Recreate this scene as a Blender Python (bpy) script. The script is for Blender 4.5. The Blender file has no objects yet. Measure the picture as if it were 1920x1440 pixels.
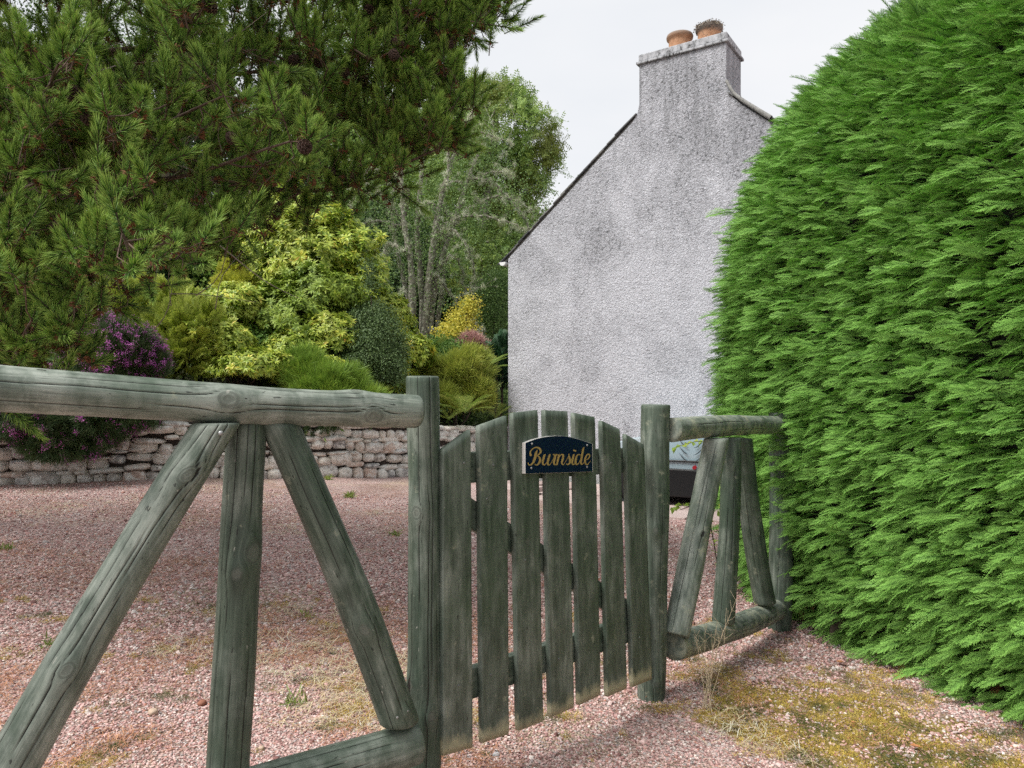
import bpy, math, random
import numpy as np
from mathutils import Vector, Matrix, noise as mnoise

R = math.radians
rng = np.random.default_rng(7)
random.seed(7)

# ------------------------------------------------------------------ camera, sky, sun, exposure
F = 1380.0          # focal length in pixels of a 1920 px wide frame
HOR = 740.0         # horizon row
ZC = 1.25           # camera height
sc = bpy.context.scene
cam_d = bpy.data.cameras.new('camera')
cam_d.sensor_width = 36.0
cam_d.lens = F / 1920 * 36.0
cam_d.shift_y = (HOR - 720) / 1920
cam_d.clip_start = 0.05
cam_d.clip_end = 2000
cam = bpy.data.objects.new('camera', cam_d)
sc.collection.objects.link(cam)
cam.location = (0, 0, ZC)
cam.rotation_euler = (R(90), 0, 0)
sc.camera = cam

SUN_EL, SUN_AZ = 54.0, -118.0      # sun behind the camera, from the left (azimuth from +Y clockwise)
world = bpy.data.worlds.new('World')
sc.world = world
world.use_nodes = True
wn, wl = world.node_tree.nodes, world.node_tree.links
wn.clear()
wo = wn.new('ShaderNodeOutputWorld')
bg = wn.new('ShaderNodeBackground')
sky = wn.new('ShaderNodeTexSky')
sky.sky_type = 'NISHITA'
sky.sun_disc = False
sky.sun_elevation = R(SUN_EL)
sky.sun_rotation = R(SUN_AZ)
tcw = wn.new('ShaderNodeTexCoord')
mapw = wn.new('ShaderNodeMapping'); mapw.inputs['Scale'].default_value = (1, 1, 2.6)
nw = wn.new('ShaderNodeTexNoise'); nw.inputs['Scale'].default_value = 1.6; nw.inputs['Detail'].default_value = 5
rw = wn.new('ShaderNodeValToRGB')
rw.color_ramp.elements[0].position = 0.35; rw.color_ramp.elements[0].color = (7.75, 8.05, 8.45, 1)
rw.color_ramp.elements[1].position = 0.65; rw.color_ramp.elements[1].color = (8.9, 8.95, 9.1, 1)
mx = wn.new('ShaderNodeMix'); mx.data_type = 'RGBA'; mx.inputs[0].default_value = 0.94
wl.new(tcw.outputs['Generated'], mapw.inputs[0]); wl.new(mapw.outputs[0], nw.inputs['Vector'])
wl.new(nw.outputs['Fac'], rw.inputs[0])
wl.new(sky.outputs[0], mx.inputs[6]); wl.new(rw.outputs[0], mx.inputs[7])
wl.new(mx.outputs[2], bg.inputs['Color']); wl.new(bg.outputs[0], wo.inputs[0])
bg.inputs['Strength'].default_value = 0.060

sun_d = bpy.data.lights.new('sun', 'SUN')
sun_d.energy = 2.6
sun_d.angle = R(30)
sun_d.color = (1.0, 0.965, 0.91)
sun = bpy.data.objects.new('sun', sun_d)
sc.collection.objects.link(sun)
sdir = Vector((math.sin(R(SUN_AZ)) * math.cos(R(SUN_EL)), math.cos(R(SUN_AZ)) * math.cos(R(SUN_EL)), math.sin(R(SUN_EL))))
sun.rotation_euler = sdir.to_track_quat('Z', 'Y').to_euler()
sun.location = (-6, -12, 14)

sc.view_settings.view_transform = 'Standard'
sc.view_settings.look = 'None'
sc.view_settings.exposure = 0.87
sc.view_settings.gamma = 1.0
sc.view_settings.use_curve_mapping = False
sc.render.engine = 'CYCLES'
sc.cycles.max_bounces = 6
sc.cycles.diffuse_bounces = 4
sc.cycles.glossy_bounces = 2
sc.cycles.transmission_bounces = 4
sc.cycles.use_denoising = False
sc.cycles.use_light_tree = False

C = sc.collection

# ------------------------------------------------------------------ helpers
def at(px, py, Y):
    return np.array([(px - 960) / F * Y, Y, ZC - (py - HOR) / F * Y])

def tag(o, label=None, cat=None, group=None, kind=None):
    if label: o['label'] = label
    if cat: o['category'] = cat
    if group: o['group'] = group
    if kind: o['kind'] = kind
    return o

def empty(name, loc=(0, 0, 0), label=None, cat=None, group=None):
    o = bpy.data.objects.new(name, None)
    C.objects.link(o); o.location = loc; o.empty_display_size = 0.1
    return tag(o, label, cat, group)

def link(name, me, parent=None, loc=None, mat=None):
    o = bpy.data.objects.new(name, me)
    C.objects.link(o)
    if loc is not None: o.location = loc
    if parent is not None:
        o.parent = parent
        # coordinates are given in world space: undo the parent's placement
        o.matrix_parent_inverse = Matrix.Translation(parent_world(parent)).inverted()
    if mat is not None and len(me.materials) == 0: me.materials.append(mat)
    return o

def parent_world(p): return Vector(p.location)

def to_mesh(name, verts, faces, smooth=False, attrs=None):
    me = bpy.data.meshes.new(name)
    verts = np.asarray(verts, dtype=np.float32)
    if isinstance(faces, np.ndarray):
        k = faces.shape[1]; m = len(faces)
        me.vertices.add(len(verts)); me.vertices.foreach_set('co', verts.ravel())
        me.loops.add(m * k); me.loops.foreach_set('vertex_index', faces.astype(np.int32).ravel())
        me.polygons.add(m)
        me.polygons.foreach_set('loop_start', np.arange(0, m * k, k, dtype=np.int32))
        me.polygons.foreach_set('loop_total', np.full(m, k, dtype=np.int32))
        me.update(calc_edges=True)
    else:
        me.from_pydata([tuple(v) for v in verts.tolist()], [], faces)
        me.update()
    if smooth:
        me.polygons.foreach_set('use_smooth', np.ones(len(me.polygons), dtype=bool))
    if attrs:
        for n, a in attrs.items():
            a = np.asarray(a, dtype=np.float32)
            if a.ndim == 2:
                at_ = me.attributes.new(n, 'FLOAT_VECTOR', 'POINT'); at_.data.foreach_set('vector', a.ravel())
            else:
                at_ = me.attributes.new(n, 'FLOAT', 'POINT'); at_.data.foreach_set('value', a)
    return me

def mesh(name, verts, faces, mat=None, parent=None, smooth=False, attrs=None):
    return link(name, to_mesh(name, verts, faces, smooth, attrs), parent, mat=mat)

class MB:
    """collects simple solids into one mesh"""
    def __init__(s): s.v = []; s.f = []
    def add(s, v, f):
        n = len(s.v); s.v += [tuple(map(float, p)) for p in v]; s.f += [tuple(i + n for i in q) for q in f]; return s
    def box(s, c, d, rot=None):
        c = np.array(c, float); h = np.array(d, float) / 2
        p = np.array([[x, y, z] for z in (-1, 1) for y in (-1, 1) for x in (-1, 1)]) * h
        if rot is not None: p = p @ np.array(rot).T
        return s.add(p + c, [(0, 2, 3, 1), (4, 5, 7, 6), (0, 1, 5, 4), (2, 6, 7, 3), (0, 4, 6, 2), (1, 3, 7, 5)])
    def prism(s, poly, a, b):
        """poly: list of 3d points; extruded by vector b from offset a"""
        a = np.array(a, float); b = np.array(b, float); n = len(poly)
        p0 = [np.array(q, float) + a for q in poly]; p1 = [q + b for q in p0]
        return s.add(p0 + p1, [tuple(range(n))[::-1], tuple(range(n, 2 * n))] + [(i, (i + 1) % n, n + (i + 1) % n, n + i) for i in range(n)])
    def lathe(s, c, prof, seg=24, axis=None):
        v = []; f = []
        for r, z in prof:
            for k in range(seg):
                a = 2 * math.pi * k / seg
                v.append([r * math.cos(a), r * math.sin(a), z])
        v = np.array(v)
        if axis is not None: v = v @ np.array(axis).T
        v = v + np.array(c, float)
        for i in range(len(prof) - 1):
            for k in range(seg):
                k2 = (k + 1) % seg
                f.append((i * seg + k, i * seg + k2, (i + 1) * seg + k2, (i + 1) * seg + k))
        return s.add(v, f)
    def build(s, name, mat, parent=None, smooth=False, bevel=0):
        me = bpy.data.meshes.new(name); me.from_pydata(s.v, [], s.f); me.update()
        if smooth: me.polygons.foreach_set('use_smooth', np.ones(len(me.polygons), dtype=bool))
        o = link(name, me, parent, mat=mat)
        if bevel:
            b = o.modifiers.new('bevel', 'BEVEL'); b.width = bevel; b.segments = 2; b.limit_method = 'ANGLE'; b.angle_limit = R(40)
        return o

def tubes(paths, seg=5, cap=True):
    """paths: list of (pts Nx3, radii N) -> verts, faces (numpy quads)"""
    V = []; Fc = []; n0 = 0
    for pts, rad in paths:
        pts = np.asarray(pts, float); rad = np.asarray(rad, float)
        n = len(pts)
        t = np.gradient(pts, axis=0); t /= np.linalg.norm(t, axis=1, keepdims=True) + 1e-9
        ref = np.array([0, 0, 1.0]) if abs(t[0, 2]) < 0.9 else np.array([1.0, 0, 0])
        x = np.cross(ref, t[0]); x /= np.linalg.norm(x)
        ring = []
        for i in range(n):
            x = x - t[i] * x.dot(t[i]); x /= np.linalg.norm(x) + 1e-9
            y = np.cross(t[i], x)
            a = np.arange(seg) * 2 * np.pi / seg
            ring.append(pts[i] + rad[i] * (np.cos(a)[:, None] * x + np.sin(a)[:, None] * y))
        V.append(np.concatenate(ring))
        i = np.arange(n - 1)[:, None] * seg; k = np.arange(seg)[None]; k2 = (k + 1) % seg
        q = np.stack([i + k, i + k2, i + seg + k2, i + seg + k], -1).reshape(-1, 4) + n0
        Fc.append(q); n0 += n * seg
    return np.concatenate(V), np.concatenate(Fc)

def fbm(p, s=1.0, oct=3, seed=0.0):
    return mnoise.fractal(Vector((p[0] * s + seed, p[1] * s + seed * 1.7, p[2] * s - seed)), 0.8, 2.0, oct)

def vnoise(P, s, seed=0.0, oct=2):
    return np.array([fbm(p, s, oct, seed) for p in P])

def crspline(P, n=6):
    P = np.asarray(P, float)
    Q = np.vstack([2 * P[0] - P[1], P, 2 * P[-1] - P[-2]])
    out = []
    for i in range(1, len(Q) - 2):
        for t in np.linspace(0, 1, n, endpoint=False):
            a, b, c, d = Q[i - 1], Q[i], Q[i + 1], Q[i + 2]
            out.append(0.5 * (2 * b + (c - a) * t + (2 * a - 5 * b + 4 * c - d) * t * t + (3 * b - a - 3 * c + d) * t ** 3))
    out.append(Q[-2])
    return np.array(out)

# ------------------------------------------------------------------ materials
class NT:
    def __init__(s, name):
        s.m = bpy.data.materials.new(name); s.m.use_nodes = True
        s.n = s.m.node_tree.nodes; s.l = s.m.node_tree.links; s.n.clear()
        s.out = s.n.new('ShaderNodeOutputMaterial')
        s.b = s.n.new('ShaderNodeBsdfPrincipled')
        s.l.new(s.b.outputs[0], s.out.inputs[0])
        s.b.inputs['Specular IOR Level'].default_value = 0.35
    def set(s, k, v):
        i = s.b.inputs[k]
        if hasattr(v, 'is_output') or isinstance(v, bpy.types.NodeSocket): s.l.new(v, i)
        else: i.default_value = v
    def tc(s, which='Object'):
        return s.n.new('ShaderNodeTexCoord').outputs[which]
    def pos(s): return s.n.new('ShaderNodeNewGeometry').outputs['Position']
    def map(s, vec, scale=(1, 1, 1), rot=(0, 0, 0), loc=(0, 0, 0)):
        m = s.n.new('ShaderNodeMapping'); s.l.new(vec, m.inputs[0])
        m.inputs['Scale'].default_value = scale; m.inputs['Rotation'].default_value = rot; m.inputs['Location'].default_value = loc
        return m.outputs[0]
    def noise(s, vec, scale, detail=3, rough=0.55, dist=0.0, out='Fac'):
        m = s.n.new('ShaderNodeTexNoise'); s.l.new(vec, m.inputs['Vector'])
        m.inputs['Scale'].default_value = scale; m.inputs['Detail'].default_value = detail
        m.inputs['Roughness'].default_value = rough; m.inputs['Distortion'].default_value = dist
        return m.outputs[out]
    def vor(s, vec, scale, feature='F1', out='Distance', rand=1.0):
        m = s.n.new('ShaderNodeTexVoronoi'); s.l.new(vec, m.inputs['Vector']); m.feature = feature
        m.inputs['Scale'].default_value = scale; m.inputs['Randomness'].default_value = rand
        return m.outputs[out]
    def ramp(s, fac, stops, interp='LINEAR'):
        m = s.n.new('ShaderNodeValToRGB'); s.l.new(fac, m.inputs[0]); cr = m.color_ramp; cr.interpolation = interp
        while len(cr.elements) < len(stops): cr.elements.new(0.5)
        for e, (p, c) in zip(cr.elements, stops):
            e.position = p
            e.color = (c, c, c, 1) if isinstance(c, (int, float)) else (*c, 1)
        return m.outputs[0]
    def mix(s, fac, a, b, mode='MIX'):
        m = s.n.new('ShaderNodeMix'); m.data_type = 'RGBA'; m.blend_type = mode
        for i, v in ((0, fac), (6, a), (7, b)):
            if isinstance(v, bpy.types.NodeSocket): s.l.new(v, m.inputs[i])
            elif isinstance(v, (int, float)): m.inputs[i].default_value = v if i == 0 else (v, v, v, 1)
            else: m.inputs[i].default_value = (*v, 1)
        return m.outputs[2]
    def math(s, op, a, b=0.0, clamp=False):
        m = s.n.new('ShaderNodeMath'); m.operation = op; m.use_clamp = clamp
        for i, v in ((0, a), (1, b)):
            if isinstance(v, bpy.types.NodeSocket): s.l.new(v, m.inputs[i])
            else: m.inputs[i].default_value = v
        return m.outputs[0]
    def attr(s, name, out='Fac', typ='GEOMETRY'):
        m = s.n.new('ShaderNodeAttribute'); m.attribute_name = name; m.attribute_type = typ
        return m.outputs[out]
    def rnd(s): return s.n.new('ShaderNodeObjectInfo').outputs['Random']
    def sep(s, v, k):
        m = s.n.new('ShaderNodeSeparateXYZ'); s.l.new(v, m.inputs[0]); return m.outputs[k]
    def bump(s, h, strength=0.5, dist=0.01, nrm=None):
        m = s.n.new('ShaderNodeBump'); s.l.new(h, m.inputs['Height'])
        m.inputs['Strength'].default_value = strength; m.inputs['Distance'].default_value = dist
        if nrm is not None: s.l.new(nrm, m.inputs['Normal'])
        s.l.new(m.outputs[0], s.b.inputs['Normal']); return m.outputs[0]

def flat(name, col, rough=0.6, metal=0.0, spec=0.35):
    t = NT(name); t.set('Base Color', (*col, 1)); t.set('Roughness', rough); t.set('Metallic', metal); t.set('Specular IOR Level', spec)
    return t.m

def leaf_mat(name, stops, rough=0.5, trans=0.25, tipc=None, tipw=0.6, patch=None, spec=0.35, gain=1.55):
    """stops: colours picked by a mix of per-leaf and per-shoot chance; tipc: tip colour for new growth, also painted light on pine and hedge; patch: (colour, scale, lo, hi)"""
    t = NT(name)
    g_ = lambda c: tuple(min(.72, v * gain) for v in c)
    stops = [(p_, g_(c_)) for p_, c_ in stops]; tipc = g_(tipc) if tipc else None
    r = t.math('ADD', t.math('MULTIPLY', t.rnd(), 0.5), t.math('MULTIPLY', t.attr('lr'), 0.5))
    col = t.ramp(r, stops)
    if patch:
        f = t.noise(t.pos(), patch[1], 2)
        col = t.mix(t.ramp(f, [(patch[2], 0.0), (patch[3], 1.0)]), col, patch[0])
    if tipc:
        col = t.mix(t.math('MULTIPLY', t.math('POWER', t.attr('tip'), 1.5), tipw, True), col, tipc)
    t.set('Base Color', col); t.set('Roughness', rough); t.set('Specular IOR Level', spec)
    if trans > 0:
        tr = t.n.new('ShaderNodeBsdfTranslucent'); t.l.new(col, tr.inputs[0])
        ms = t.n.new('ShaderNodeMixShader'); ms.inputs[0].default_value = trans
        t.l.new(t.b.outputs[0], ms.inputs[1]); t.l.new(tr.outputs[0], ms.inputs[2]); t.l.new(ms.outputs[0], t.out.inputs[0])
    return t.m

def make_stained_wood():
    t = NT('stained_wood')
    g = t.attr('grain', 'Vector')
    fine = t.noise(t.map(g, (1, 1, 0.05)), 260, 3, 0.65)
    mid = t.noise(t.map(g, (1, 1, 0.07)), 70, 4, 0.6)
    blot = t.noise(t.tc(), 5.0, 4, 0.6)
    blot2 = t.noise(t.map(t.tc(), (1, 1, 0.35)), 22.0, 4, 0.6)
    base = t.ramp(mid, [(0.25, (0.027, 0.044, 0.031)), (0.50, (0.060, 0.088, 0.063)), (0.78, (0.130, 0.168, 0.127))])
    worn = t.ramp(mid, [(0.3, (0.160, 0.192, 0.160)), (0.7, (0.375, 0.41, 0.36))])
    wf = t.math('MULTIPLY', t.ramp(blot, [(0.42, 0.0), (0.62, 1.0)]), t.ramp(blot2, [(0.38, 0.05), (0.62, 1.0)]))
    wf = t.math('ADD', t.math('MULTIPLY', wf, 0.55), t.math('MULTIPLY', t.attr('bleach'), t.ramp(blot2, [(0.3, 0.25), (0.65, 1.0)])), True)
    col = t.mix(wf, base, worn)
    # fine dark grain lines
    col = t.mix(t.ramp(fine, [(0.30, 0.55), (0.43, 0.0)]), col, (0.022, 0.028, 0.022))
    # green algae tint
    al = t.ramp(t.noise(t.tc(), 3.1, 3), [(0.5, 0.0), (0.75, 0.45)])
    col = t.mix(al, col, (0.045, 0.085, 0.045))
    # lichen crust
    ln = t.noise(t.tc(), 16, 5, 0.7)
    lf = t.ramp(t.math('ADD', ln, t.math('MULTIPLY', t.attr('lichen'), 0.17)), [(0.64, 0.0), (0.76, 1.0)])
    col = t.mix(t.math('MULTIPLY', lf, 0.75), col, (0.38, 0.39, 0.29))
    # knots: rings round each knot
    kd = t.attr('knot')
    ring = t.math('SINE', t.math('MULTIPLY', t.math('ADD', kd, t.math('MULTIPLY', mid, 0.7)), 15.0))
    rr = t.ramp(ring, [(0.0, 0.38), (0.5, 0.0)])
    km = t.ramp(kd, [(0.95, 1.0), (1.6, 0.0)])
    col = t.mix(t.math('MULTIPLY', rr, km), col, (0.022, 0.028, 0.022))
    kc = t.ramp(t.math('ADD', kd, t.math('MULTIPLY', t.math('SUBTRACT', blot2, .5), 1.6)), [(0.35, 0.55), (1.0, 0.0)])
    col = t.mix(kc, col, (0.17, 0.185, 0.155))
    # pale worn ends
    wn_ = t.math('ADD', t.attr('wear'), t.math('MULTIPLY', t.math('SUBTRACT', blot2, 0.5), 0.9))
    col = t.mix(t.ramp(wn_, [(0.38, 0.0), (0.68, 0.95)]), col, (0.46, 0.44, 0.29))
    # nicks and scratches in the paint
    nk = t.noise(t.map(g, (1, 1, 0.3), loc=(3, 1, 7)), 95, 2, 0.5)
    col = t.mix(t.ramp(nk, [(0.73, 0.0), (0.76, 0.7)]), col, (0.42, 0.42, 0.37))
    nk2 = t.noise(t.map(g, (1, 1, 0.28), loc=(9, 4, 2)), 120, 2, 0.5)
    col = t.mix(t.ramp(nk2, [(0.27, 0.85), (0.31, 0.0)]), col, (0.012, 0.014, 0.012))
    cr = t.attr('crack')
    col = t.mix(t.ramp(cr, [(0.3, 0.0), (0.7, 0.95)]), col, (0.006, 0.006, 0.005))
    t.set('Base Color', col)
    t.set('Roughness', t.ramp(blot2, [(0.3, 0.42), (0.7, 0.62)]))
    t.set('Specular IOR Level', 0.4)
    h = t.math('ADD', t.math('MULTIPLY', fine, 0.6), t.math('MULTIPLY', mid, 0.6))
    h = t.math('SUBTRACT', h, t.math('MULTIPLY', t.math('MULTIPLY', rr, km), 0.5))
    t.bump(h, 0.45, 0.003)
    return t.m
WOOD = make_stained_wood()

def make_harling(name='roughcast_render'):
    t = NT(name)
    p = t.tc()
    n1 = t.noise(p, 33, 4, 0.6, 1.2)
    n2 = t.vor(p, 42, 'SMOOTH_F1')
    n3 = t.noise(p, 11, 3, 0.5)
    h = t.math('ADD', t.math('MULTIPLY', n1, 1.7), t.math('MULTIPLY', n2, -0.45))
    h = t.math('ADD', h, t.math('MULTIPLY', n3, 0.5))
    col = t.ramp(n1, [(0.25, (0.50, 0.51, 0.555)), (0.7, (0.63, 0.64, 0.69))])
    # soot and lichen stains, heavier high up and down the middle
    z = t.sep(p, 2)
    stain = t.noise(t.map(p, (1, 1, 0.75)), 1.3, 6, 0.68, 0.5)
    speck = t.noise(p, 24, 4, 0.75)
    hi = t.ramp(t.math('MULTIPLY', z, 0.142), [(0.35, 0.0), (0.93, 0.24)])
    sf = t.math('ADD', stain, hi)
    sf = t.ramp(sf, [(0.47, 0.0), (0.74, 1.0)])
    col = t.mix(t.math('MULTIPLY', sf, 0.6), col, (0.27, 0.275, 0.30))
    spk = t.math('MULTIPLY', t.ramp(speck, [(0.52, 0.0), (0.62, 1.0)]), t.math('ADD', sf, 0.12), True)
    col = t.mix(t.math('MULTIPLY', spk, 0.85), col, (0.10, 0.105, 0.11))
    st = t.noise(t.map(p, (9, 9, .9)), 1.0, 4, .6)
    col = t.mix(t.math('MULTIPLY', t.ramp(st, [(.5, 0.), (.66, .65)]), t.ramp(t.math('MULTIPLY', z, .1), [(.42, 0.), (.60, 1.)])), col, (.17, .175, .185))
    # damp tide mark near the ground
    col = t.mix(t.ramp(t.math('ADD', z, t.math('MULTIPLY', n3, 0.35)), [(0.05, 0.45), (0.42, 0.0)]), col, (0.22, 0.24, 0.17))
    t.set('Base Color', col); t.set('Roughness', 0.9)
    t.bump(h, 1.0, 0.022)
    return t.m
HARL = make_harling()

def make_stone():
    t = NT('rubble_stone')
    p = t.tc(); r = t.rnd()
    base = t.ramp(r, [(0.0, (0.42, 0.40, 0.37)), (0.2, (0.70, 0.65, 0.58)), (0.34, (0.56, 0.40, 0.33)), (0.46, (0.82, 0.76, 0.67)),
                      (0.62, (0.33, 0.33, 0.335)), (0.78, (0.62, 0.56, 0.50)), (1.0, (0.76, 0.72, 0.65))])
    n = t.noise(t.pos(), 18, 5, 0.65)
    col = t.mix(t.ramp(n, [(0.30, 0.5), (0.47, 0.0)]), base, (0.17, 0.15, 0.13))
    l = t.noise(t.pos(), 9, 5, 0.7)
    col = t.mix(t.ramp(l, [(0.45, 0.0), (0.56, 0.85)]), col, (0.80, 0.79, 0.75))
    t.set('Base Color', col); t.set('Roughness', 0.9)
    t.bump(n, 0.8, 0.02)
    return t.m
STONE = make_stone()

def make_ground():
    t = NT('pink_gravel_ground')
    p = t.pos()
    v = t.vor(p, 85, out='Color')
    vd = t.vor(p, 85)
    rr = t.sep(v, 0)
    col = t.ramp(rr, [(0.0, (0.30, 0.19, 0.17)), (0.3, (0.58, 0.38, 0.35)), (0.55, (0.72, 0.53, 0.49)), (0.75, (0.46, 0.36, 0.34)), (1.0, (0.80, 0.70, 0.65))])
    n = t.noise(p, 0.9, 5, 0.6)
    lit = t.noise(t.map(p, (1, 1.6, 1)), 38, 4, 0.7)
    brown = t.math('MULTIPLY', t.ramp(n, [(0.40, 0.0), (0.62, 1.0)]), t.ramp(lit, [(0.40, 0.0), (0.56, 1.0)]))
    col = t.mix(t.math('MULTIPLY', brown, 0.8), col, (0.20, 0.105, 0.06))
    n2 = t.noise(t.map(p, loc=(7, 3, 0)), 1.3, 4, 0.6)
    straw = t.math('MULTIPLY', t.ramp(n2, [(0.52, 0.0), (0.66, 1.0)]), t.ramp(lit, [(0.45, 1.0), (0.6, 0.0)]))
    col = t.mix(t.math('MULTIPLY', straw, 0.7), col, (0.50, 0.40, 0.26))
    # moss near the hedge
    x = t.sep(p, 0); y = t.sep(p, 1)
    mm = t.attr('mossy')
    mn = t.noise(p, 4.5, 5, 0.65)
    mf = t.ramp(t.math('ADD', mm, t.math('MULTIPLY', t.math('SUBTRACT', mn, 0.5), 1.3)), [(0.42, 0.0), (0.62, 0.92)])
    mcol = t.ramp(t.noise(p, 7, 4, 0.6), [(0.35, (0.10, 0.085, 0.03)), (0.5, (0.26, 0.19, 0.05)), (0.65, (0.38, 0.30, 0.09))])
    col = t.mix(mf, col, mcol)
    t.set('Base Color', col); t.set('Roughness', 0.95)
    t.bump(t.math('ADD', vd, t.math('MULTIPLY', lit, 0.6)), 1.0, 0.015)
    return t.m
GROUND = make_ground()

def make_bark(name, c1, c2, scale=20, lich=None):
    t = NT(name)
    p = t.pos()
    n = t.noise(t.map(p, (1, 1, 0.35)), scale, 5, 0.65)
    col = t.ramp(n, [(0.3, c1), (0.7, c2)])
    if lich:
        l = t.noise(p, scale * 0.8, 4, 0.7)
        col = t.mix(t.ramp(l, [(0.5, 0.0), (0.6, 0.8)]), col, lich)
    t.set('Base Color', col); t.set('Roughness', 0.9); t.bump(n, 0.8, 0.02)
    return t.m
BARK_PINE = make_bark('pine_bark', (0.06, 0.042, 0.033), (0.19, 0.13, 0.10), 40)
BARK_GREY = make_bark('grey_bark', (0.10, 0.09, 0.07), (0.26, 0.24, 0.19), 24, (0.58, 0.58, 0.46))
BARK_DARK = make_bark('dark_bark', (0.05, 0.04, 0.03), (0.13, 0.10, 0.075), 30)

# ------------------------------------------------------------------ prototypes and scattering
class Proto:
    def __init__(s): s.v = []; s.f = []; s.tip = []; s.lr = []; s.m = []
    def quad(s, a, b, c, d, t0=0.0, t1=0.0, lr=0.5, m=0):
        n = len(s.v); s.v += [a, b, c, d]; s.f.append((n, n + 1, n + 2, n + 3)); s.tip += [t0, t0, t1, t1]; s.lr += [lr] * 4; s.m.append(m)
    def tri(s, a, b, c, t0=0.0, t1=0.0, lr=0.5, m=0):
        n = len(s.v); s.v += [a, b, c]; s.f.append((n, n + 1, n + 2)); s.tip += [t0, t0, t1]; s.lr += [lr] * 3; s.m.append(m)
    def strip(s, pts, w, side, t0=0.0, t1=1.0, lr=0.5, m=0):
        """flat strip along pts tapering to a point; side = width direction"""
        pts = np.asarray(pts, float); side = np.asarray(side, float); n = len(pts)
        for i in range(n - 1):
            wa = w * (1 - i / (n - 1)) ** 0.5; wb = w * (1 - (i + 1) / (n - 1)) ** 0.5
            ta = t0 + (t1 - t0) * i / (n - 1); tb = t0 + (t1 - t0) * (i + 1) / (n - 1)
            if i == n - 2: s.tri(pts[i] - side * wa, pts[i] + side * wa, pts[i + 1], ta, tb, lr, m)
            else: s.quad(pts[i] - side * wa, pts[i] + side * wa, pts[i + 1] + side * wb, pts[i + 1] - side * wb, ta, tb, lr, m)
    def leaf(s, base, d, nrm, L, W, fold=0.25, curl=0.2, t0=0.0, t1=1.0, lr=0.5, m=0):
        """a folded lance-shaped leaf of 4 faces"""
        base = np.asarray(base, float); d = np.asarray(d, float); d = d / (np.linalg.norm(d) + 1e-9)
        nrm = np.asarray(nrm, float); nrm = nrm - d * nrm.dot(d); nrm /= (np.linalg.norm(nrm) + 1e-9)
        sd = np.cross(d, nrm)
        mid = base + d * L * 0.5 - nrm * 0.02 * L
        tipp = base + d * L * 0.97 - nrm * curl * L
        l = base + d * L * 0.45 - sd * W + nrm * fold * W
        r = base + d * L * 0.45 + sd * W + nrm * fold * W
        tm = (t0 + t1) / 2
        n = len(s.v); s.v += [base, l, mid, r, tipp]; s.tip += [t0, tm, tm, tm, t1]; s.lr += [lr] * 5
        s.f += [(n, n + 2, n + 1), (n, n + 3, n + 2), (n + 1, n + 2, n + 4), (n + 2, n + 3, n + 4)]; s.m += [m] * 4

def rot_from(d, up=None, roll=0.0):
    d = np.asarray(d, float); d = d / (np.linalg.norm(d, axis=1, keepdims=True) + 1e-9)
    n = len(d)
    up = np.tile([0, 0, 1.0], (n, 1)) if up is None else np.broadcast_to(up, (n, 3)).astype(float)
    up = up + 1e-3 * rng.normal(size=(n, 3))
    x = up - d * np.sum(up * d, 1, keepdims=True); x /= np.linalg.norm(x, axis=1, keepdims=True) + 1e-9
    y = np.cross(d, x)
    roll = np.broadcast_to(roll, (n,))[:, None]
    x2 = x * np.cos(roll) + y * np.sin(roll); y2 = np.cross(d, x2)
    ry = np.arcsin(np.clip(-x2[:, 2], -1, 1)); rx = np.arctan2(y2[:, 2], d[:, 2]); rz = np.arctan2(x2[:, 1], x2[:, 0])
    return np.stack([rx, ry, rz], 1)

_gn = {}
def gn_tree(K):
    if K in _gn: return _gn[K]
    g = bpy.data.node_groups.new('scatter_%d' % K, 'GeometryNodeTree')
    g.interface.new_socket('Geometry', in_out='INPUT', socket_type='NodeSocketGeometry')
    g.interface.new_socket('Geometry', in_out='OUTPUT', socket_type='NodeSocketGeometry')
    N, L = g.nodes, g.links
    gi = N.new('NodeGroupInput'); go = N.new('NodeGroupOutput')
    def named(n, t):
        a = N.new('GeometryNodeInputNamedAttribute'); a.data_type = t; a.inputs['Name'].default_value = n
        return a.outputs['Attribute']
    pr = named('proto', 'INT')
    def sel(k):
        c = N.new('FunctionNodeCompare'); c.data_type = 'INT'; c.operation = 'EQUAL'
        L.new(pr, c.inputs[2]); c.inputs[3].default_value = k
        s = N.new('GeometryNodeSeparateGeometry'); s.domain = 'POINT'
        L.new(gi.outputs[0], s.inputs[0]); L.new(c.outputs[0], s.inputs['Selection'])
        return s.outputs[0]
    j = N.new('GeometryNodeJoinGeometry')
    for k in range(K):
        ti = N.new('GeometryNodeGeometryToInstance'); L.new(sel(k), ti.inputs[0]); L.new(ti.outputs[0], j.inputs[0])
    ip = N.new('GeometryNodeInstanceOnPoints')
    L.new(sel(-1), ip.inputs['Points']); L.new(j.outputs[0], ip.inputs['Instance'])
    ip.inputs['Pick Instance'].default_value = True
    L.new(named('pidx', 'INT'), ip.inputs['Instance Index'])
    er = N.new('FunctionNodeEulerToRotation'); L.new(named('rot', 'FLOAT_VECTOR'), er.inputs[0]); L.new(er.outputs[0], ip.inputs['Rotation'])
    L.new(named('scl', 'FLOAT'), ip.inputs['Scale'])
    L.new(ip.outputs[0], go.inputs[0])
    _gn[K] = g
    return g

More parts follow.
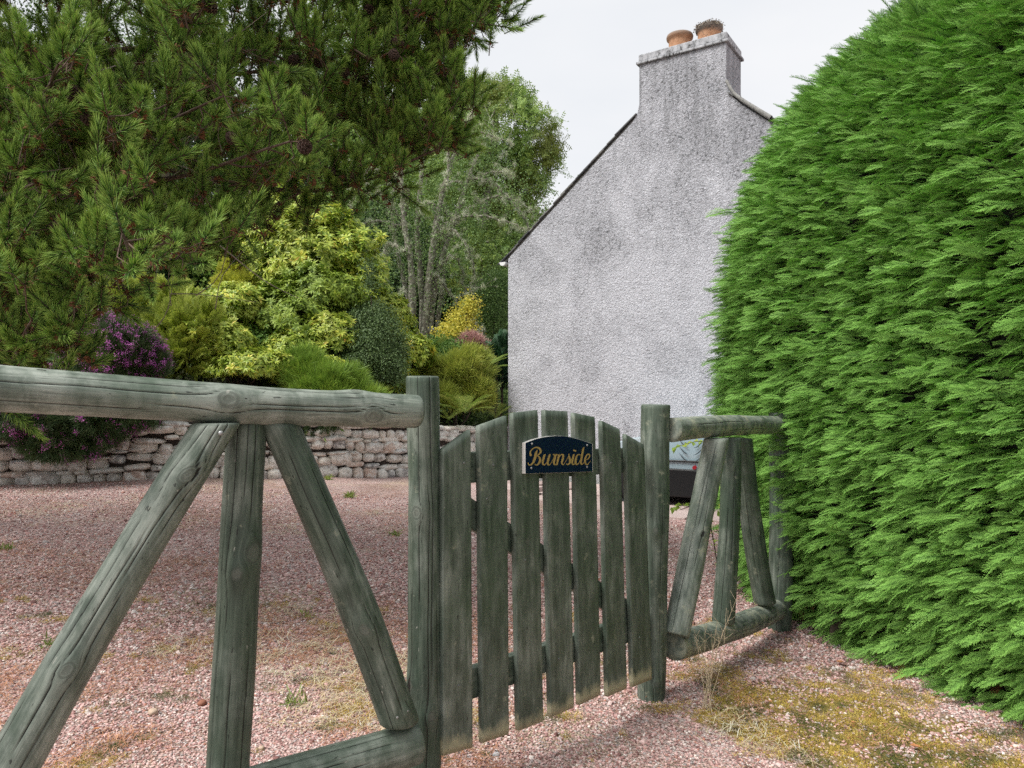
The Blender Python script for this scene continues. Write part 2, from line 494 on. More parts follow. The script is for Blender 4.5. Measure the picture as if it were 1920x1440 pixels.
def scatter(name, protos, pts, rot, scl, mats, parent=None, label=None, pidx=None):
    pts = np.asarray(pts, float); n = len(pts); K = len(protos)
    V = []; Fc = []; tip = []; lr = []; pid = []; mi = []; n0 = 0
    for k, p in enumerate(protos):
        V.append(np.array(p.v, float)); Fc += [tuple(i + n0 for i in f) for f in p.f]
        tip += p.tip; lr += p.lr; pid += [k] * len(p.v); mi += p.m; n0 += len(p.v)
    V = np.concatenate(V + [pts])
    me = bpy.data.meshes.new(name)
    me.from_pydata(V.tolist(), [], Fc); me.update()
    me.polygons.foreach_set('material_index', np.array(mi, dtype=np.int32))
    m = len(V)
    def fa(nm, vals, typ='FLOAT', key='value', dt=np.float32):
        a = me.attributes.new(nm, typ, 'POINT'); a.data.foreach_set(key, np.asarray(vals, dtype=dt).ravel())
    fa('tip', np.concatenate([tip, np.zeros(n)])); fa('lr', np.concatenate([lr, np.zeros(n)]))
    fa('proto', np.concatenate([pid, -np.ones(n)]), 'INT', dt=np.int32)
    pi = rng.integers(0, K, n) if pidx is None else pidx
    fa('pidx', np.concatenate([np.zeros(n0), pi]), 'INT', dt=np.int32)
    fa('scl', np.concatenate([np.ones(n0), np.broadcast_to(scl, (n,))]))
    fa('rot', np.concatenate([np.zeros((n0, 3)), rot]), 'FLOAT_VECTOR', 'vector')
    for mt in mats: me.materials.append(mt)
    o = link(name, me, parent)
    md = o.modifiers.new('scatter', 'NODES'); md.node_group = gn_tree(K)
    o['kind'] = 'stuff'
    if label: o['label'] = label
    return o

def u3(a): a = np.asarray(a, float); return a / (np.linalg.norm(a) + 1e-9)

def whorl_proto(nl=9, L=0.1, W=0.018, lift=0.45, stem=0.05, fold=0.2, curl=0.2, jit=0.25, layers=2, m=0):
    """rosette of lance-shaped leaves round the end of a shoot (+Z)"""
    p = Proto()
    for ly in range(layers):
        for k in range(nl):
            a = 2 * math.pi * (k + 0.5 * ly) / nl + rng.normal() * jit
            el = lift + rng.normal() * 0.2 - 0.35 * (ly == 1)
            d = np.array([math.cos(a) * math.cos(el), math.sin(a) * math.cos(el), math.sin(el)])
            l = L * rng.uniform(0.75, 1.1)
            p.leaf([0, 0, -stem * ly], d, [0, 0, 1], l, W * rng.uniform(0.85, 1.15), fold, curl, 0.0 if ly else 0.3, 0.5 if ly else 1.0, rng.random(), m)
    return p

def cluster_proto(n=16, size=0.22, L=0.07, W=0.018, updown=0.5, curl=0.25, m=0):
    """loose handful of leaves filling a small volume"""
    p = Proto()
    for k in range(n):
        b = rng.normal(size=3) * size * 0.45
        d = u3(b / (np.linalg.norm(b) + 1e-9) + rng.normal(size=3) * 0.5 + np.array([0, 0, -0.15]))
        nn = u3(np.array([0, 0, 1.0]) + rng.normal(size=3) * updown)
        p.leaf(b, d, nn, L * rng.uniform(0.7, 1.2), W * rng.uniform(0.8, 1.2), 0.2, curl, 0, 1, rng.random(), m)
    return p

def pinnate_proto(pairs=5, L=0.3, lL=0.1, W=0.02, n=3, m=0):
    """a few ash-like compound leaves"""
    p = Proto()
    for q in range(n):
        a = rng.uniform(0, 6.28); el = rng.uniform(-0.2, 0.7)
        d = np.array([math.cos(a) * math.cos(el), math.sin(a) * math.cos(el), math.sin(el)]); sd = u3(np.cross(d, [0, 0, 1]))
        b0 = rng.normal(size=3) * 0.05
        for k in range(pairs):
            t = (k + 1) / pairs
            b = b0 + d * L * t - np.array([0, 0, 0.25]) * (t * L) ** 1.3
            lr = rng.random()
            for s in (-1, 1):
                p.leaf(b, u3(d * 0.5 + sd * s + np.array([0, 0, -0.25])), [0, 0, 1], lL * rng.uniform(0.8, 1.1), W, 0.15, 0.15, 0, 1, lr, m)
        p.leaf(b, d, [0, 0, 1], lL, W, 0.1, 0.2, 0, 1, rng.random(), m)
    return p

def frond_proto(L=0.2, sub=True, w=0.0022, seed=0, spread=0.34, droop=0.25):
    """flat feathery cypress spray: axis along +Z, flat in the YZ plane, drooping to -X"""
    p = Proto(); r = np.random.default_rng(seed)
    nb = 15; sdir_ = np.array([0, 1.0, 0])
    def axis(t): return np.array([-droop * L * t ** 2.2, 0, L * t])
    ax = [axis(t) for t in np.linspace(0, 1, 6)]
    p.strip(ax, w * 1.5, [0, 1, 0], 0, 1, 0.5)
    p.strip(ax, w * 1.5, [1, 0, 0], 0, 1, 0.5)
    for i in range(nb):
        t = 0.08 + 0.88 * i / nb
        for s in (-1, 1):
            tt = t + (0.03 if s > 0 else 0)
            b = axis(tt)
            ln = L * spread * (1 - tt) ** 0.6 * (0.45 + 0.8 * min(1, tt * 2.4)) * r.uniform(0.75, 1.15) + 0.01
            ang = r.uniform(0.6, 0.85)
            d = np.array([r.normal() * 0.12, s * math.sin(ang), math.cos(ang)])
            e = b + d * ln * 0.55 + np.array([-0.03 * ln, 0, 0]); f = b + d * ln + np.array([-0.22 * ln, 0, 0.1 * ln])
            lr = r.random()
            p.strip([b, e, f], w, [0.3, 0, 1] if s else 0, 0.15, 1.0, lr)
            ns = int(ln / 0.0085)
            for k in range(1, ns):
                q = k / ns
                bb = b + (f - b) * q + (e - (b + f) / 2) * (1 - (2 * q - 1) ** 2)
                for s2 in (-1, 1):
                    l2 = 0.016 * (1.15 - q) * r.uniform(0.7, 1.2) + 0.004
                    d2 = u3(d * 0.75 + s2 * np.array([0, -d[2], d[1]]) * 0.7 + r.normal(size=3) * 0.12 + np.array([-0.15, 0, 0]))
                    c = bb + d2 * l2
                    sw = np.cross(d2, [1, 0, 0]) * w * 0.75
                    p.tri(bb - sw, bb + sw, c, 0.3 + 0.5 * q, 1.0, lr)
    return p

def pine_proto(L=0.16, n=150, nl=0.075, w=0.0009, seed=0, bud=True, spreadbase=1.15):
    p = Proto(); r = np.random.default_rng(seed)
    # woody stem (material 1)
    for a in (0, 2.1, 4.2):
        o = np.array([math.cos(a), math.sin(a), 0]) * 0.003
        p.quad(o + [0, 0, -0.05], np.array([-o[1], o[0], -0.05]), np.array([-o[1], o[0], L * 0.9]), o + [0, 0, L * 0.9], 0, 0, 0.5, 1)
    for k in range(n):
        t = r.uniform(0.0, 1.0) ** 0.85
        a = r.uniform(0, 6.283)
        an = spreadbase * (1 - t) ** 0.8 + 0.20 + r.normal() * 0.10
        d = np.array([math.cos(a) * math.sin(an), math.sin(a) * math.sin(an), math.cos(an)])
        b = np.array([0, 0, L * t]); l = nl * r.uniform(0.75, 1.1)
        bend = np.array([0, 0, 0.16]) * l
        c = b + d * l * 0.55; e = b + d * l + bend
        sd = np.cross(d, r.normal(size=3)); sd = u3(sd)
        lr = r.random()
        p.quad(b - sd * w, b + sd * w, c + sd * w, c - sd * w, 0.0, 0.3 + .25 * t, lr)
        p.tri(c - sd * w, c + sd * w, e, 0.3 + .25 * t, 1.0, lr)
    if bud:
        for k in range(14):    # papery red-brown male cones at the foot of the shoot (material 2)
            a = r.uniform(0, 6.283); z = r.uniform(-0.015, 0.012)
            b = np.array([math.cos(a) * 0.006, math.sin(a) * 0.006, z])
            p.leaf(b, [math.cos(a), math.sin(a), 0.5 + r.normal() * 0.4], [0, 0, 1], 0.024, 0.006, 0.4, 0.1, 0, 1, r.random(), 2)
    return p

def blobs_points(blobs, n, inner=0.3, lump=0.18, lscale=1.6, zmin=-0.35, seed=0.0):
    """points and outward normals on the lumpy outside (and some inside) of a union of ellipsoids (cx,cy,cz,rx,ry,rz)"""
    B = np.array(blobs, float)
    area = (B[:, 3] * B[:, 4] * B[:, 5]) ** (2 / 3); pr = area / area.sum()
    P = []; Nn = []
    tot = 0
    while tot < n:
        k = rng.choice(len(B), size=n, p=pr)
        d = rng.normal(size=(n, 3)); d /= np.linalg.norm(d, axis=1, keepdims=True)
        ok = d[:, 2] > zmin
        d = d[ok]; k = k[ok]
        rr = np.where(rng.random(len(d)) < inner, rng.uniform(0.55, 0.95, len(d)), rng.uniform(0.86, 1.12, len(d)))
        b = B[k]
        lum = np.array([1 + 1.7 * lump * mnoise.noise(Vector(((b[i, 0] + d[i, 0] * b[i, 3]) * lscale, (b[i, 1] + d[i, 1] * b[i, 4]) * lscale, (b[i, 2] + d[i, 2] * b[i, 5]) * lscale + seed))) for i in range(len(d))])
        p = b[:, :3] + d * b[:, 3:] * (rr * lum)[:, None]
        nr = d / b[:, 3:]; nr /= np.linalg.norm(nr, axis=1, keepdims=True)
        keep = np.ones(len(p), bool)
        for j in range(len(B)):
            q = np.linalg.norm((p - B[j, :3]) / B[j, 3:], axis=1)
            keep &= ~((q < 0.72) & (k != j))
        P.append(p[keep]); Nn.append(nr[keep]); tot += keep.sum()
    return np.concatenate(P)[:n], np.concatenate(Nn)[:n]

def grow(root_pts, targets, bias=0.35, rmin=0.003, rexp=0.42, root_r=None, jitter=0.12, sag=0.0):
    """branching skeleton: joins every target to the nearest grown node; returns tube paths and each target's growth direction.
    root_pts: ordered polylines [(pts)], the first point of each is its root"""
    nodes = []; parent = []; path = []
    for pl in root_pts:
        for i, q in enumerate(pl):
            nodes.append(np.array(q, float)); parent.append(-1 if i == 0 else len(nodes) - 2)
            path.append(0.0 if i == 0 else path[parent[-1]] + np.linalg.norm(nodes[-1] - nodes[parent[-1]]))
    nb = len(nodes)
    T = np.asarray(targets, float); n = len(T)
    N = np.array(nodes); best = np.full(n, np.inf); bi = np.zeros(n, int)
    Pl = np.array(path)
    for s in range(0, n, 500):
        D = np.linalg.norm(T[s:s + 500, None] - N[None], axis=2) + bias * Pl[None]
        bi[s:s + 500] = D.argmin(1); best[s:s + 500] = D.min(1)
    done = np.zeros(n, bool); idx = np.zeros(n, int)
    nodes = list(N); path = list(Pl)
    for _ in range(n):
        k = np.where(done, np.inf, best).argmin()
        pidx = bi[k]
        idx[k] = len(nodes); nodes.append(T[k]); parent.append(pidx)
        path.append(path[pidx] + np.linalg.norm(T[k] - nodes[pidx])); done[k] = True
        D = np.linalg.norm(T - T[k], axis=1) + bias * path[-1]
        up = (D < best) & ~done; best[up] = D[up]; bi[up] = idx[k]
    N = np.array(nodes); cnt = np.ones(len(N))
    order = np.argsort(-np.array(path))
    for i in order:
        if parent[i] >= 0: cnt[parent[i]] += cnt[i]
    rad = rmin * cnt ** rexp
    paths = []
    dirs = np.zeros((n, 3))
    for k in range(n):
        i = idx[k]; q = parent[i]; a, b = N[q], N[i]
        d = b - a; l = np.linalg.norm(d) + 1e-6
        pa = N[parent[q]] if parent[q] >= 0 else a - np.array([0, 0, 0.1])
        din = u3(a - pa) * l * 0.35
        m = (a + b) / 2 + din * 0.4 + rng.normal(size=3) * l * jitter - np.array([0, 0, sag * l])
        paths.append((np.array([a, m, b]), np.array([min(rad[i] * 1.15, rad[q]), rad[i] * 1.05, rad[i]])))
        dirs[k] = u3(b - m)
    return paths, dirs, cnt[:nb]

# ------------------------------------------------------------------ terrain
WALL = np.array([(-40, 2.0), (-12, 6.4), (-7.6, 7.9), (-5.91, 8.5), (-4.3, 9.0), (-2.84, 9.8), (-1.6, 10.5), (-0.72, 12.0), (-0.1, 13.5), (1.5, 17), (6, 25), (30, 62)], float)
GP = np.array([(-1.2, 1.6, .06), (-.28, 2.2, .03), (.6, 3.0, -.02), (1.43, 4.0, -.055), (1.8, 2.5, 0.0), (2.5, 1.0, 0.02), (0, 0, 0.03), (-3, 0, .08), (-4, 4, .12),
               (-1.5, 5.5, .06), (.4, 6, -.06), (-5.91, 8.4, .215), (-4.3, 8.9, .235), (-2.84, 9.7, .16), (-1.6, 10.4, .086), (-.07, 12.4, -.215), (2, 9.5, -.20), (3.2, 10.4, -.22), (5, 8, -.2), (3.5, 5, -.08), (-10, 3, .25), (8, 3, -.1), (4, 14, -.25)], float)
def drive_z(x, y):
    x = np.atleast_1d(np.asarray(x, float)); y = np.atleast_1d(np.asarray(y, float))
    d2 = (x[..., None] - GP[:, 0]) ** 2 + (y[..., None] - GP[:, 1]) ** 2 + 0.25
    w = d2 ** -1.6
    return (w * GP[:, 2]).sum(-1) / w.sum(-1)

def wall_dist(x, y):
    """signed distance to the wall line, positive behind it"""
    P = np.stack([np.ravel(x), np.ravel(y)], 1); best = np.full(len(P), 1e9); sg = np.ones(len(P))
    for a, b in zip(WALL[:-1], WALL[1:]):
        ab = b - a; t = np.clip(((P - a) @ ab) / (ab @ ab), 0, 1)
        q = a + t[:, None] * ab; d = np.linalg.norm(P - q, axis=1)
        cr = ab[0] * (P[:, 1] - a[1]) - ab[1] * (P[:, 0] - a[0])
        m = d < best; best[m] = d[m]; sg[m] = np.sign(cr[m])
    return (best * sg).reshape(np.shape(x))

def bank_z(x, y):
    x = np.atleast_1d(np.asarray(x, float)); y = np.atleast_1d(np.asarray(y, float))
    s = np.maximum(wall_dist(x, y), 0)
    top = np.interp(x, [-8, -5.9, -4.3, -1.6, -.7, 0, 4], [1.0, .86, .95, .80, .68, .6, .5])
    return top - 0.12 + 0.26 * np.minimum(s, 9) + 0.13 * np.maximum(s - 9, 0)

# ground sheet
def spaced(n, fine, far):
    u = np.linspace(-1, 1, n); k = 5.0
    return np.sinh(u * k) / math.sinh(k) * far
gx = spaced(171, 0, 260); gy = spaced(171, 0, 260) + 3.0
GX, GY = np.meshgrid(gx, gy)
GZ = np.where(np.hypot(GX, GY - 4) < 40, drive_z(GX, GY), -0.1)
def moss_mask(x, y):
    a = np.clip((0.95 - np.abs((x - (2.0 - 0.28 * (y - 2)) + 0.50) / 0.85)), 0, .62)   # strip along the hedge foot
    b = np.clip((3.75 - y) / 0.7, 0, 1)
    c = 0.30 * np.exp(-((x + 0.45) ** 2 / 0.25 + (y - 2.75) ** 2 / 0.12))
    return np.clip(a * b * 1.15 + c, 0, 1)
idx = np.arange(171 * 171).reshape(171, 171)
gf = np.stack([idx[:-1, :-1], idx[:-1, 1:], idx[1:, 1:], idx[1:, :-1]], -1).reshape(-1, 4)
GND = mesh('ground', np.stack([GX, GY, GZ], -1).reshape(-1, 3), gf, GROUND, smooth=True, attrs={'mossy': moss_mask(GX, GY).ravel()})
tag(GND, kind='structure')

# bank behind the wall
def make_soil():
    t = NT('bank_soil'); p = t.pos(); n = t.noise(p, 6, 5, 0.65)
    t.set('Base Color', t.ramp(n, [(0.3, (0.035, 0.028, 0.018)), (0.55, (0.06, 0.065, 0.025)), (0.75, (0.12, 0.13, 0.045))]))
    t.set('Roughness', 0.95); t.bump(n, 1.0, 0.06); return t.m
bx_ = np.concatenate([np.linspace(-90, -14, 30), np.arange(-13.7, 8, 0.3), np.linspace(8.5, 90, 30)])
by_ = np.concatenate([np.arange(2, 24, 0.3), np.linspace(24.5, 110, 40)])
BX, BY = np.meshgrid(bx_, by_)
S = wall_dist(BX, BY)
BZ = bank_z(BX.ravel(), BY.ravel()) + 0.12 * np.array([mnoise.noise(Vector((a * .7, b * .7, 3))) for a, b in zip(BX.ravel(), BY.ravel())])
ii = np.arange(BX.size).reshape(BX.shape)
ff = np.stack([ii[:-1, :-1], ii[:-1, 1:], ii[1:, 1:], ii[1:, :-1]], -1).reshape(-1, 4)
keep = (S.ravel()[ff] > 0.12).all(1)
ff = ff[keep]
SOIL = make_soil()
bank = mesh('bank', np.stack([BX.ravel(), BY.ravel(), BZ], -1), ff, SOIL, smooth=True)
tag(bank, kind='structure')

# ------------------------------------------------------------------ house
HU = np.array([0.836, -0.549, 0.0]); HN = np.array([0.549, 0.836, 0.0]); HP = np.array([-0.07, 12.4, 0.0]); UP = np.array([0, 0, 1.0])
def hp(t, s, z): return HP + HU * t + HN * s + UP * z
house = empty('house', hp(0, 0, -0.2), 'white roughcast cottage gable with a chimney beside the drive', 'house')
HL = 9.0; EZ = 3.54; SL = 0.815; TM = 3.03; HW = 2 * TM; B0 = -0.6
RZ = EZ + SL * TM
CL, CR = 2.375, 3.695      # chimney sides
def rz(t): return EZ + SL * (TM - abs(t - TM))
outl = [(0, B0), (HW, B0), (HW, EZ)]
for t_ in np.linspace(HW, CR + 0.42, 8)[1:]: outl.append((t_, rz(t_)))
outl += [(CR + 0.22, rz(CR + .22) + 0.005), (CR + 0.1, rz(CR + .1) + 0.04), (CR + 0.02, rz(CR) + 0.12), (CR, rz(CR) + 0.26), (CR, 6.22), (CL, 6.22), (CL, rz(CL) + 0.16), (CL - 0.03, rz(CL) + 0.03)]
for t_ in np.linspace(CL - 0.12, 0, 9): outl.append((t_, rz(t_)))
# gable: front face as a fine grid so that its harling has an uneven edge
b = MB(); b.prism([hp(t_, 0, z_) for t_, z_ in outl], (0, 0, 0), HN * 0.72)
b.build('gable_wall', HARL, house, bevel=0.012)
b = MB()
b.box(hp(0.3, 0.72 + (HL - .72) / 2, (EZ + B0) / 2), (0.6, HL - .72, EZ - B0), np.stack([HU, HN, UP], 1))
b.build('side_wall', HARL, house)
b = MB()
b.box(hp(HW - 0.3, 0.72 + (HL - .72) / 2, (EZ + B0) / 2), (0.6, HL - .72, EZ - B0), np.stack([HU, HN, UP], 1))
b.build('side_wall', HARL, house)
b = MB(); b.prism([hp(t_, HL, z_) for t_, z_ in [(0.6, B0), (HW - .6, B0), (HW - .6, rz(.6) - .05), (TM, RZ - .05), (0.6, rz(.6) - .05)]], (0, 0, 0), -HN * 0.5)
b.build('rear_wall', HARL, house)
def make_slate():
    t = NT('roof_slate'); p = t.pos(); n = t.noise(p, 14, 4, 0.6)
    c = t.ramp(t.math('ADD', t.math('MULTIPLY', t.rnd(), 0.5), t.math('MULTIPLY', n, 0.5)), [(0.2, (0.05, 0.053, 0.058)), (0.6, (0.12, 0.12, 0.12)), (0.85, (0.24, 0.235, 0.215))])
    t.set('Base Color', c); t.set('Roughness', 0.6); t.bump(n, 0.4, 0.01); return t.m
SLATE = make_slate()
for side in (0, 1):
    a = hp(-0.05 if side == 0 else HW + 0.05, 0.02, EZ - 0.041); e = hp(TM, 0.02, RZ)
    nrm = np.cross(e - a, HN); nrm = nrm / np.linalg.norm(nrm); nrm = nrm * np.sign(nrm[2])
    roof = MB().prism([a, e, e + nrm * .03, a + nrm * .03], (0, 0, 0), HN * HL).build('roof', SLATE, house)
    # verge slates laid along the gable edge, one by one
    me = None; L_ = np.linalg.norm(e - a); d = (e - a) / L_; k = 0; s_ = 0.0
    while s_ < L_ - 0.05:
        tt = abs((a + d * s_ - HP) @ HU)
        if not (CL - 0.06 < tt < CR + 0.06):
            w = 0.235
            if me is None:
                m_ = MB(); m_.box((0, 0, 0), (0.27, 0.30, 0.016)); me = to_mesh('slate', np.array(m_.v), m_.f); me.materials.append(SLATE)
            o = bpy.data.objects.new('slate', me); C.objects.link(o); o.parent = roof
            tilt = 0.05
            ax = d * math.cos(tilt) - nrm * math.sin(tilt); az = nrm * math.cos(tilt) + d * math.sin(tilt)
            pos_ = a + d * s_ + nrm * (0.048 + random.uniform(-.004, .006)) + HN * (0.115 + random.uniform(-.02, .012))
            M_ = Matrix((( *ax, 0), (*HN, 0), (*az, 0), (0, 0, 0, 1))).transposed(); M_.translation = Vector(pos_)
            o.matrix_world = M_ @ Matrix.Rotation(random.uniform(-.03, .03), 4, 'Z')
        s_ += 0.175; k += 1
# curved weathering of slates running up to the chimney on the right
pts = [hp(t_, -0.03, z_) for t_, z_ in [(CR + .62, rz(CR + .62) + .05), (CR + .4, rz(CR + .4) + .055), (CR + .22, rz(CR + .22) + .065), (CR + .1, rz(CR + .1) + .1), (CR + .01, rz(CR) + .2)]]
v, f = tubes([(crspline(pts, 4), np.linspace(.035, .022, 17))], 6)
mesh('flashing', v, f, make_bark('mortar_flaunching', (0.16, 0.16, 0.16), (0.36, 0.36, 0.34), 30), house, smooth=True)
# chimney
chim = empty('chimney', hp(3.03, .36, 6.2)); chim.parent = house; chim.matrix_parent_inverse = Matrix.Translation(house.location).inverted()
HR = np.stack([HU, HN, UP], 1)
def make_capmat():
    t = NT('stained_concrete'); p = t.pos(); n = t.noise(t.map(p, (1, 1, 0.5)), 14, 5, 0.7)
    c = t.ramp(n, [(0.36, (0.05, 0.05, 0.05)), (0.48, (0.34, 0.35, 0.37)), (0.72, (0.52, 0.53, 0.56))])
    t.set('Base Color', c); t.set('Roughness', 0.85); t.bump(n, 0.6, 0.01); return t.m
CAP = make_capmat()
w_ = CR - CL
def mchild(b, name, mat, parent, **k):
    o = b.build(name, mat, None, **k); o.parent = parent
    o.matrix_parent_inverse = Matrix.Translation(chim.location).inverted() if parent is chim else Matrix.Identity(4)
    return o
mchild(MB().box(hp((CL + CR) / 2, .36, 6.24), (w_ + .075, .79, .038), HR), 'drip_course', CAP, chim, bevel=.008)
mchild(MB().box(hp((CL + CR) / 2, .36, 6.318), (w_ + .015, .735, .105), HR), 'chimney_cap', CAP, chim, bevel=.012)
def make_terra(name, dirty):
    t = NT(name); p = t.pos(); n = t.noise(p, 16, 4, 0.65)
    c = t.ramp(n, [(0.3, (0.34, 0.17, 0.09)), (0.7, (0.52, 0.30, 0.18))])
    z = t.sep(p, 2)
    c = t.mix(t.ramp(t.math('ADD', t.math('MULTIPLY', t.math('SUBTRACT', z, 6.60 if not dirty else 6.56), 8.0), t.math('MULTIPLY', n, 0.6)), [(0.3, 0.0), (0.75, 0.8 if not dirty else .95)]), c, (0.17, 0.15, 0.13))
    if dirty: c = t.mix(t.ramp(t.noise(p, 34, 3, 0.7), [(0.56, 0.0), (0.6, 0.9)]), c, (0.06, 0.055, 0.05))
    t.set('Base Color', c); t.set('Roughness', 0.85); t.bump(n, 0.5, 0.01); return t.m
prof = [(.0, 0), (.172, 0), (.165, .04), (.163, .2), (.172, .23), (.195, .245), (.20, .275), (.19, .30), (.155, .305), (.14, .29), (.138, .1), (.0, .08)]
for tt, dirty in ((2.88, False), (3.33, True)):
    # stand on the cap
    o = mchild(MB().lathe(hp(tt, .36, 6.372), prof, 28), 'chimney_pot', make_terra('terracotta_mossy' if dirty else 'terracotta', dirty), chim, smooth=True)
    if dirty:
        o['label'] = 'chimney pot with moss and lichen crusting its rim'
        pr = [cluster_proto(14, .045, .028, .01)]
        a_ = rng.uniform(0, 6.283, 130); pt = np.stack([hp(tt, .36, 6.66)[0] + np.cos(a_) * rng.uniform(.15, .2, 130), hp(tt, .36, 0)[1] + np.sin(a_) * rng.uniform(.15, .2, 130), 6.66 + rng.uniform(-.015, .03, 130)], 1)
        mo = scatter('moss', pr, pt, rot_from(rng.normal(size=(130, 3))), rng.uniform(.4, 1.0, 130), [leaf_mat('pot_moss', [(0, (0.07, 0.06, 0.05)), (1, (0.24, 0.2, 0.15))], trans=0)], None)
        mo.parent = chim; mo.matrix_parent_inverse = Matrix.Translation(chim.location).inverted()
# gutter along the left eave, its white end showing past the corner
WPL = flat('white_gutter_plastic', (0.72, 0.73, 0.74), 0.35)
gv = []
arc = [(0.062 * math.cos(a), 0.062 * math.sin(a)) for a in np.linspace(math.pi, 2 * math.pi, 12)]
arc2 = [(0.054 * math.cos(a), 0.054 * math.sin(a)) for a in np.linspace(2 * math.pi, math.pi, 12)]
gc = hp(-0.085, 0, EZ - 0.055)
b = MB(); b.prism([gc + HU * x + UP * z for x, z in arc + arc2], HN * -0.03, HN * HL)
b.prism([gc + HU * x * .985 + UP * z * .985 for x, z in arc], HN * -0.04, HN * .012)
b.build('gutter', WPL, house)

# ------------------------------------------------------------------ dry stone wall
def cube_sphere(n=4, pw=3.2, seed=0):
    r = np.random.default_rng(seed); V = []; Fc = []; mp = {}
    off = Vector(r.uniform(-50, 50, 3))
    def vid(p):
        k = tuple(np.round(p, 5))
        if k not in mp:
            q = np.array(p); nrm = (np.abs(q) ** pw).sum() ** (1 / pw); q = q / nrm
            d = mnoise.noise_vector(Vector(q) * 1.3 + off)
            q = q * (1 + 0.16 * mnoise.noise(Vector(q) * 1.7 + off)) + np.array(d) * 0.10
            mp[k] = len(V); V.append(q * 0.5)
        return mp[k]
    for ax in range(3):
        for sg in (-1, 1):
            for i in range(n):
                for j in range(n):
                    c = []
                    for a, b_ in ((i, j), (i + 1, j), (i + 1, j + 1), (i, j + 1)):
                        p = [0, 0, 0]; p[ax] = sg; p[(ax + 1) % 3] = -1 + 2 * a / n; p[(ax + 2) % 3] = -1 + 2 * b_ / n
                        c.append(vid(p))
                    Fc.append(tuple(c if sg > 0 else c[::-1]))
    return np.array(V), Fc
stone_meshes = []
for k in range(14):
    v, f = cube_sphere(4, [2.4, 2.9, 3.6, 4.6][k % 4], 50 + k)
    me = to_mesh('stone', v, f, True); me.materials.append(STONE); stone_meshes.append(me)
seg_l = np.linalg.norm(np.diff(WALL, axis=0), axis=1); cum = np.concatenate([[0], np.cumsum(seg_l)])
def wall_pt(s):
    x = np.interp(s, cum, WALL[:, 0]); y = np.interp(s, cum, WALL[:, 1])
    x2 = np.interp(s + .25, cum, WALL[:, 0]) - np.interp(s - .25, cum, WALL[:, 0]); y2 = np.interp(s + .25, cum, WALL[:, 1]) - np.interp(s - .25, cum, WALL[:, 1])
    return np.array([x, y]), u3([x2, y2, 0])
def wall_z0(s): p, _ = wall_pt(s); return float(drive_z(p[0] + .1, p[1] - .15)[0]) - 0.04
def wall_z1(s):
    p, _ = wall_pt(s)
    return float(np.interp(s, [cum[2], cum[3], cum[3] + .9, cum[4], cum[6], cum[7], cum[8], cum[9]], [.80, .80, .86, .93, .83, .72, .62, .6]))
stone_wall = empty('stone_wall', (*wall_pt(cum[5])[0], 0.1), 'low dry stone wall of pale rounded rubble along the gravel drive', 'wall')
SMIN, SMAX, SVIS0, SVIS1 = cum[2] - 2.5, cum[8] + 2.5, cum[3] - .15, cum[7] + 1.5
nst = 0; rest = []
p_left = lambda s: s < cum[4]
courses = [.20, .07, .16, .055, .165, .075, .14, .08]
s0 = SMIN
for ci in range(len(courses)):
    s = SMIN + random.uniform(0, .2)
    while s < SMAX:
        z0, z1 = wall_z0(s), wall_z1(s); H = z1 - z0
        tot = sum(courses); y0 = sum(courses[:ci]) / tot; h = courses[ci] / tot * H
        big = h > .085
        w = (random.uniform(.11, .20) if random.random() < .6 else random.uniform(.18, .30)) if big else random.uniform(.10, .34)
        if p_left(s): w *= 1.25
        wob = 0.10 * mnoise.noise(Vector((s * 1.4, ci * .6, 2))) ; h *= 1 + .45 * mnoise.noise(Vector((s * 2.3, ci * 1.7, 8)))
        p, d = wall_pt(s + w / 2)
        zc_ = z0 + y0 * H + h / 2 + wob * (0.3 + 0.7 * math.sin(math.pi * min(1, (ci + .5) / len(courses))))
        n2 = np.array([d[1], -d[0], 0])    # towards the drive
        dep = random.uniform(.22, .30)
        pos = np.array([p[0], p[1], zc_]) + n2 * random.uniform(-.02, .035)
        me = random.choice(stone_meshes)
        M_ = Matrix(((*d, 0), (*(-n2), 0), (0, 0, 1, 0), (0, 0, 0, 1))).transposed(); M_.translation = Vector(pos)
        fl = random.choice([1, -1])
        M_ = M_ @ Matrix.Rotation(random.uniform(-.07, .07), 4, 'Y') @ Matrix.Diagonal((w * 1.10 * fl, dep, h * (1.16 if big else 1.3) * fl * 1.0, 1)) 
        if SVIS0 < s < SVIS1 and nst < 298:
            o = bpy.data.objects.new('stone', me); C.objects.link(o); o.parent = stone_wall; o.matrix_parent_inverse = Matrix.Translation(stone_wall.location).inverted(); o.matrix_world = M_; nst += 1
            o.matrix_basis = M_
        else: rest.append((me, M_))
        s += w * random.uniform(.97, 1.04)
V = []; Fc = []; n0 = 0
for me, M_ in rest:
    A = np.array([v.co[:] for v in me.vertices]); Mn = np.array(M_)
    V.append(A @ Mn[:3, :3].T + Mn[:3, 3]); q = np.array([p.vertices[:] for p in me.polygons]); Fc.append(q + n0); n0 += len(A)
o = mesh('stones', np.concatenate(V), np.concatenate(Fc), STONE, stone_wall, True); o['kind'] = 'stuff'
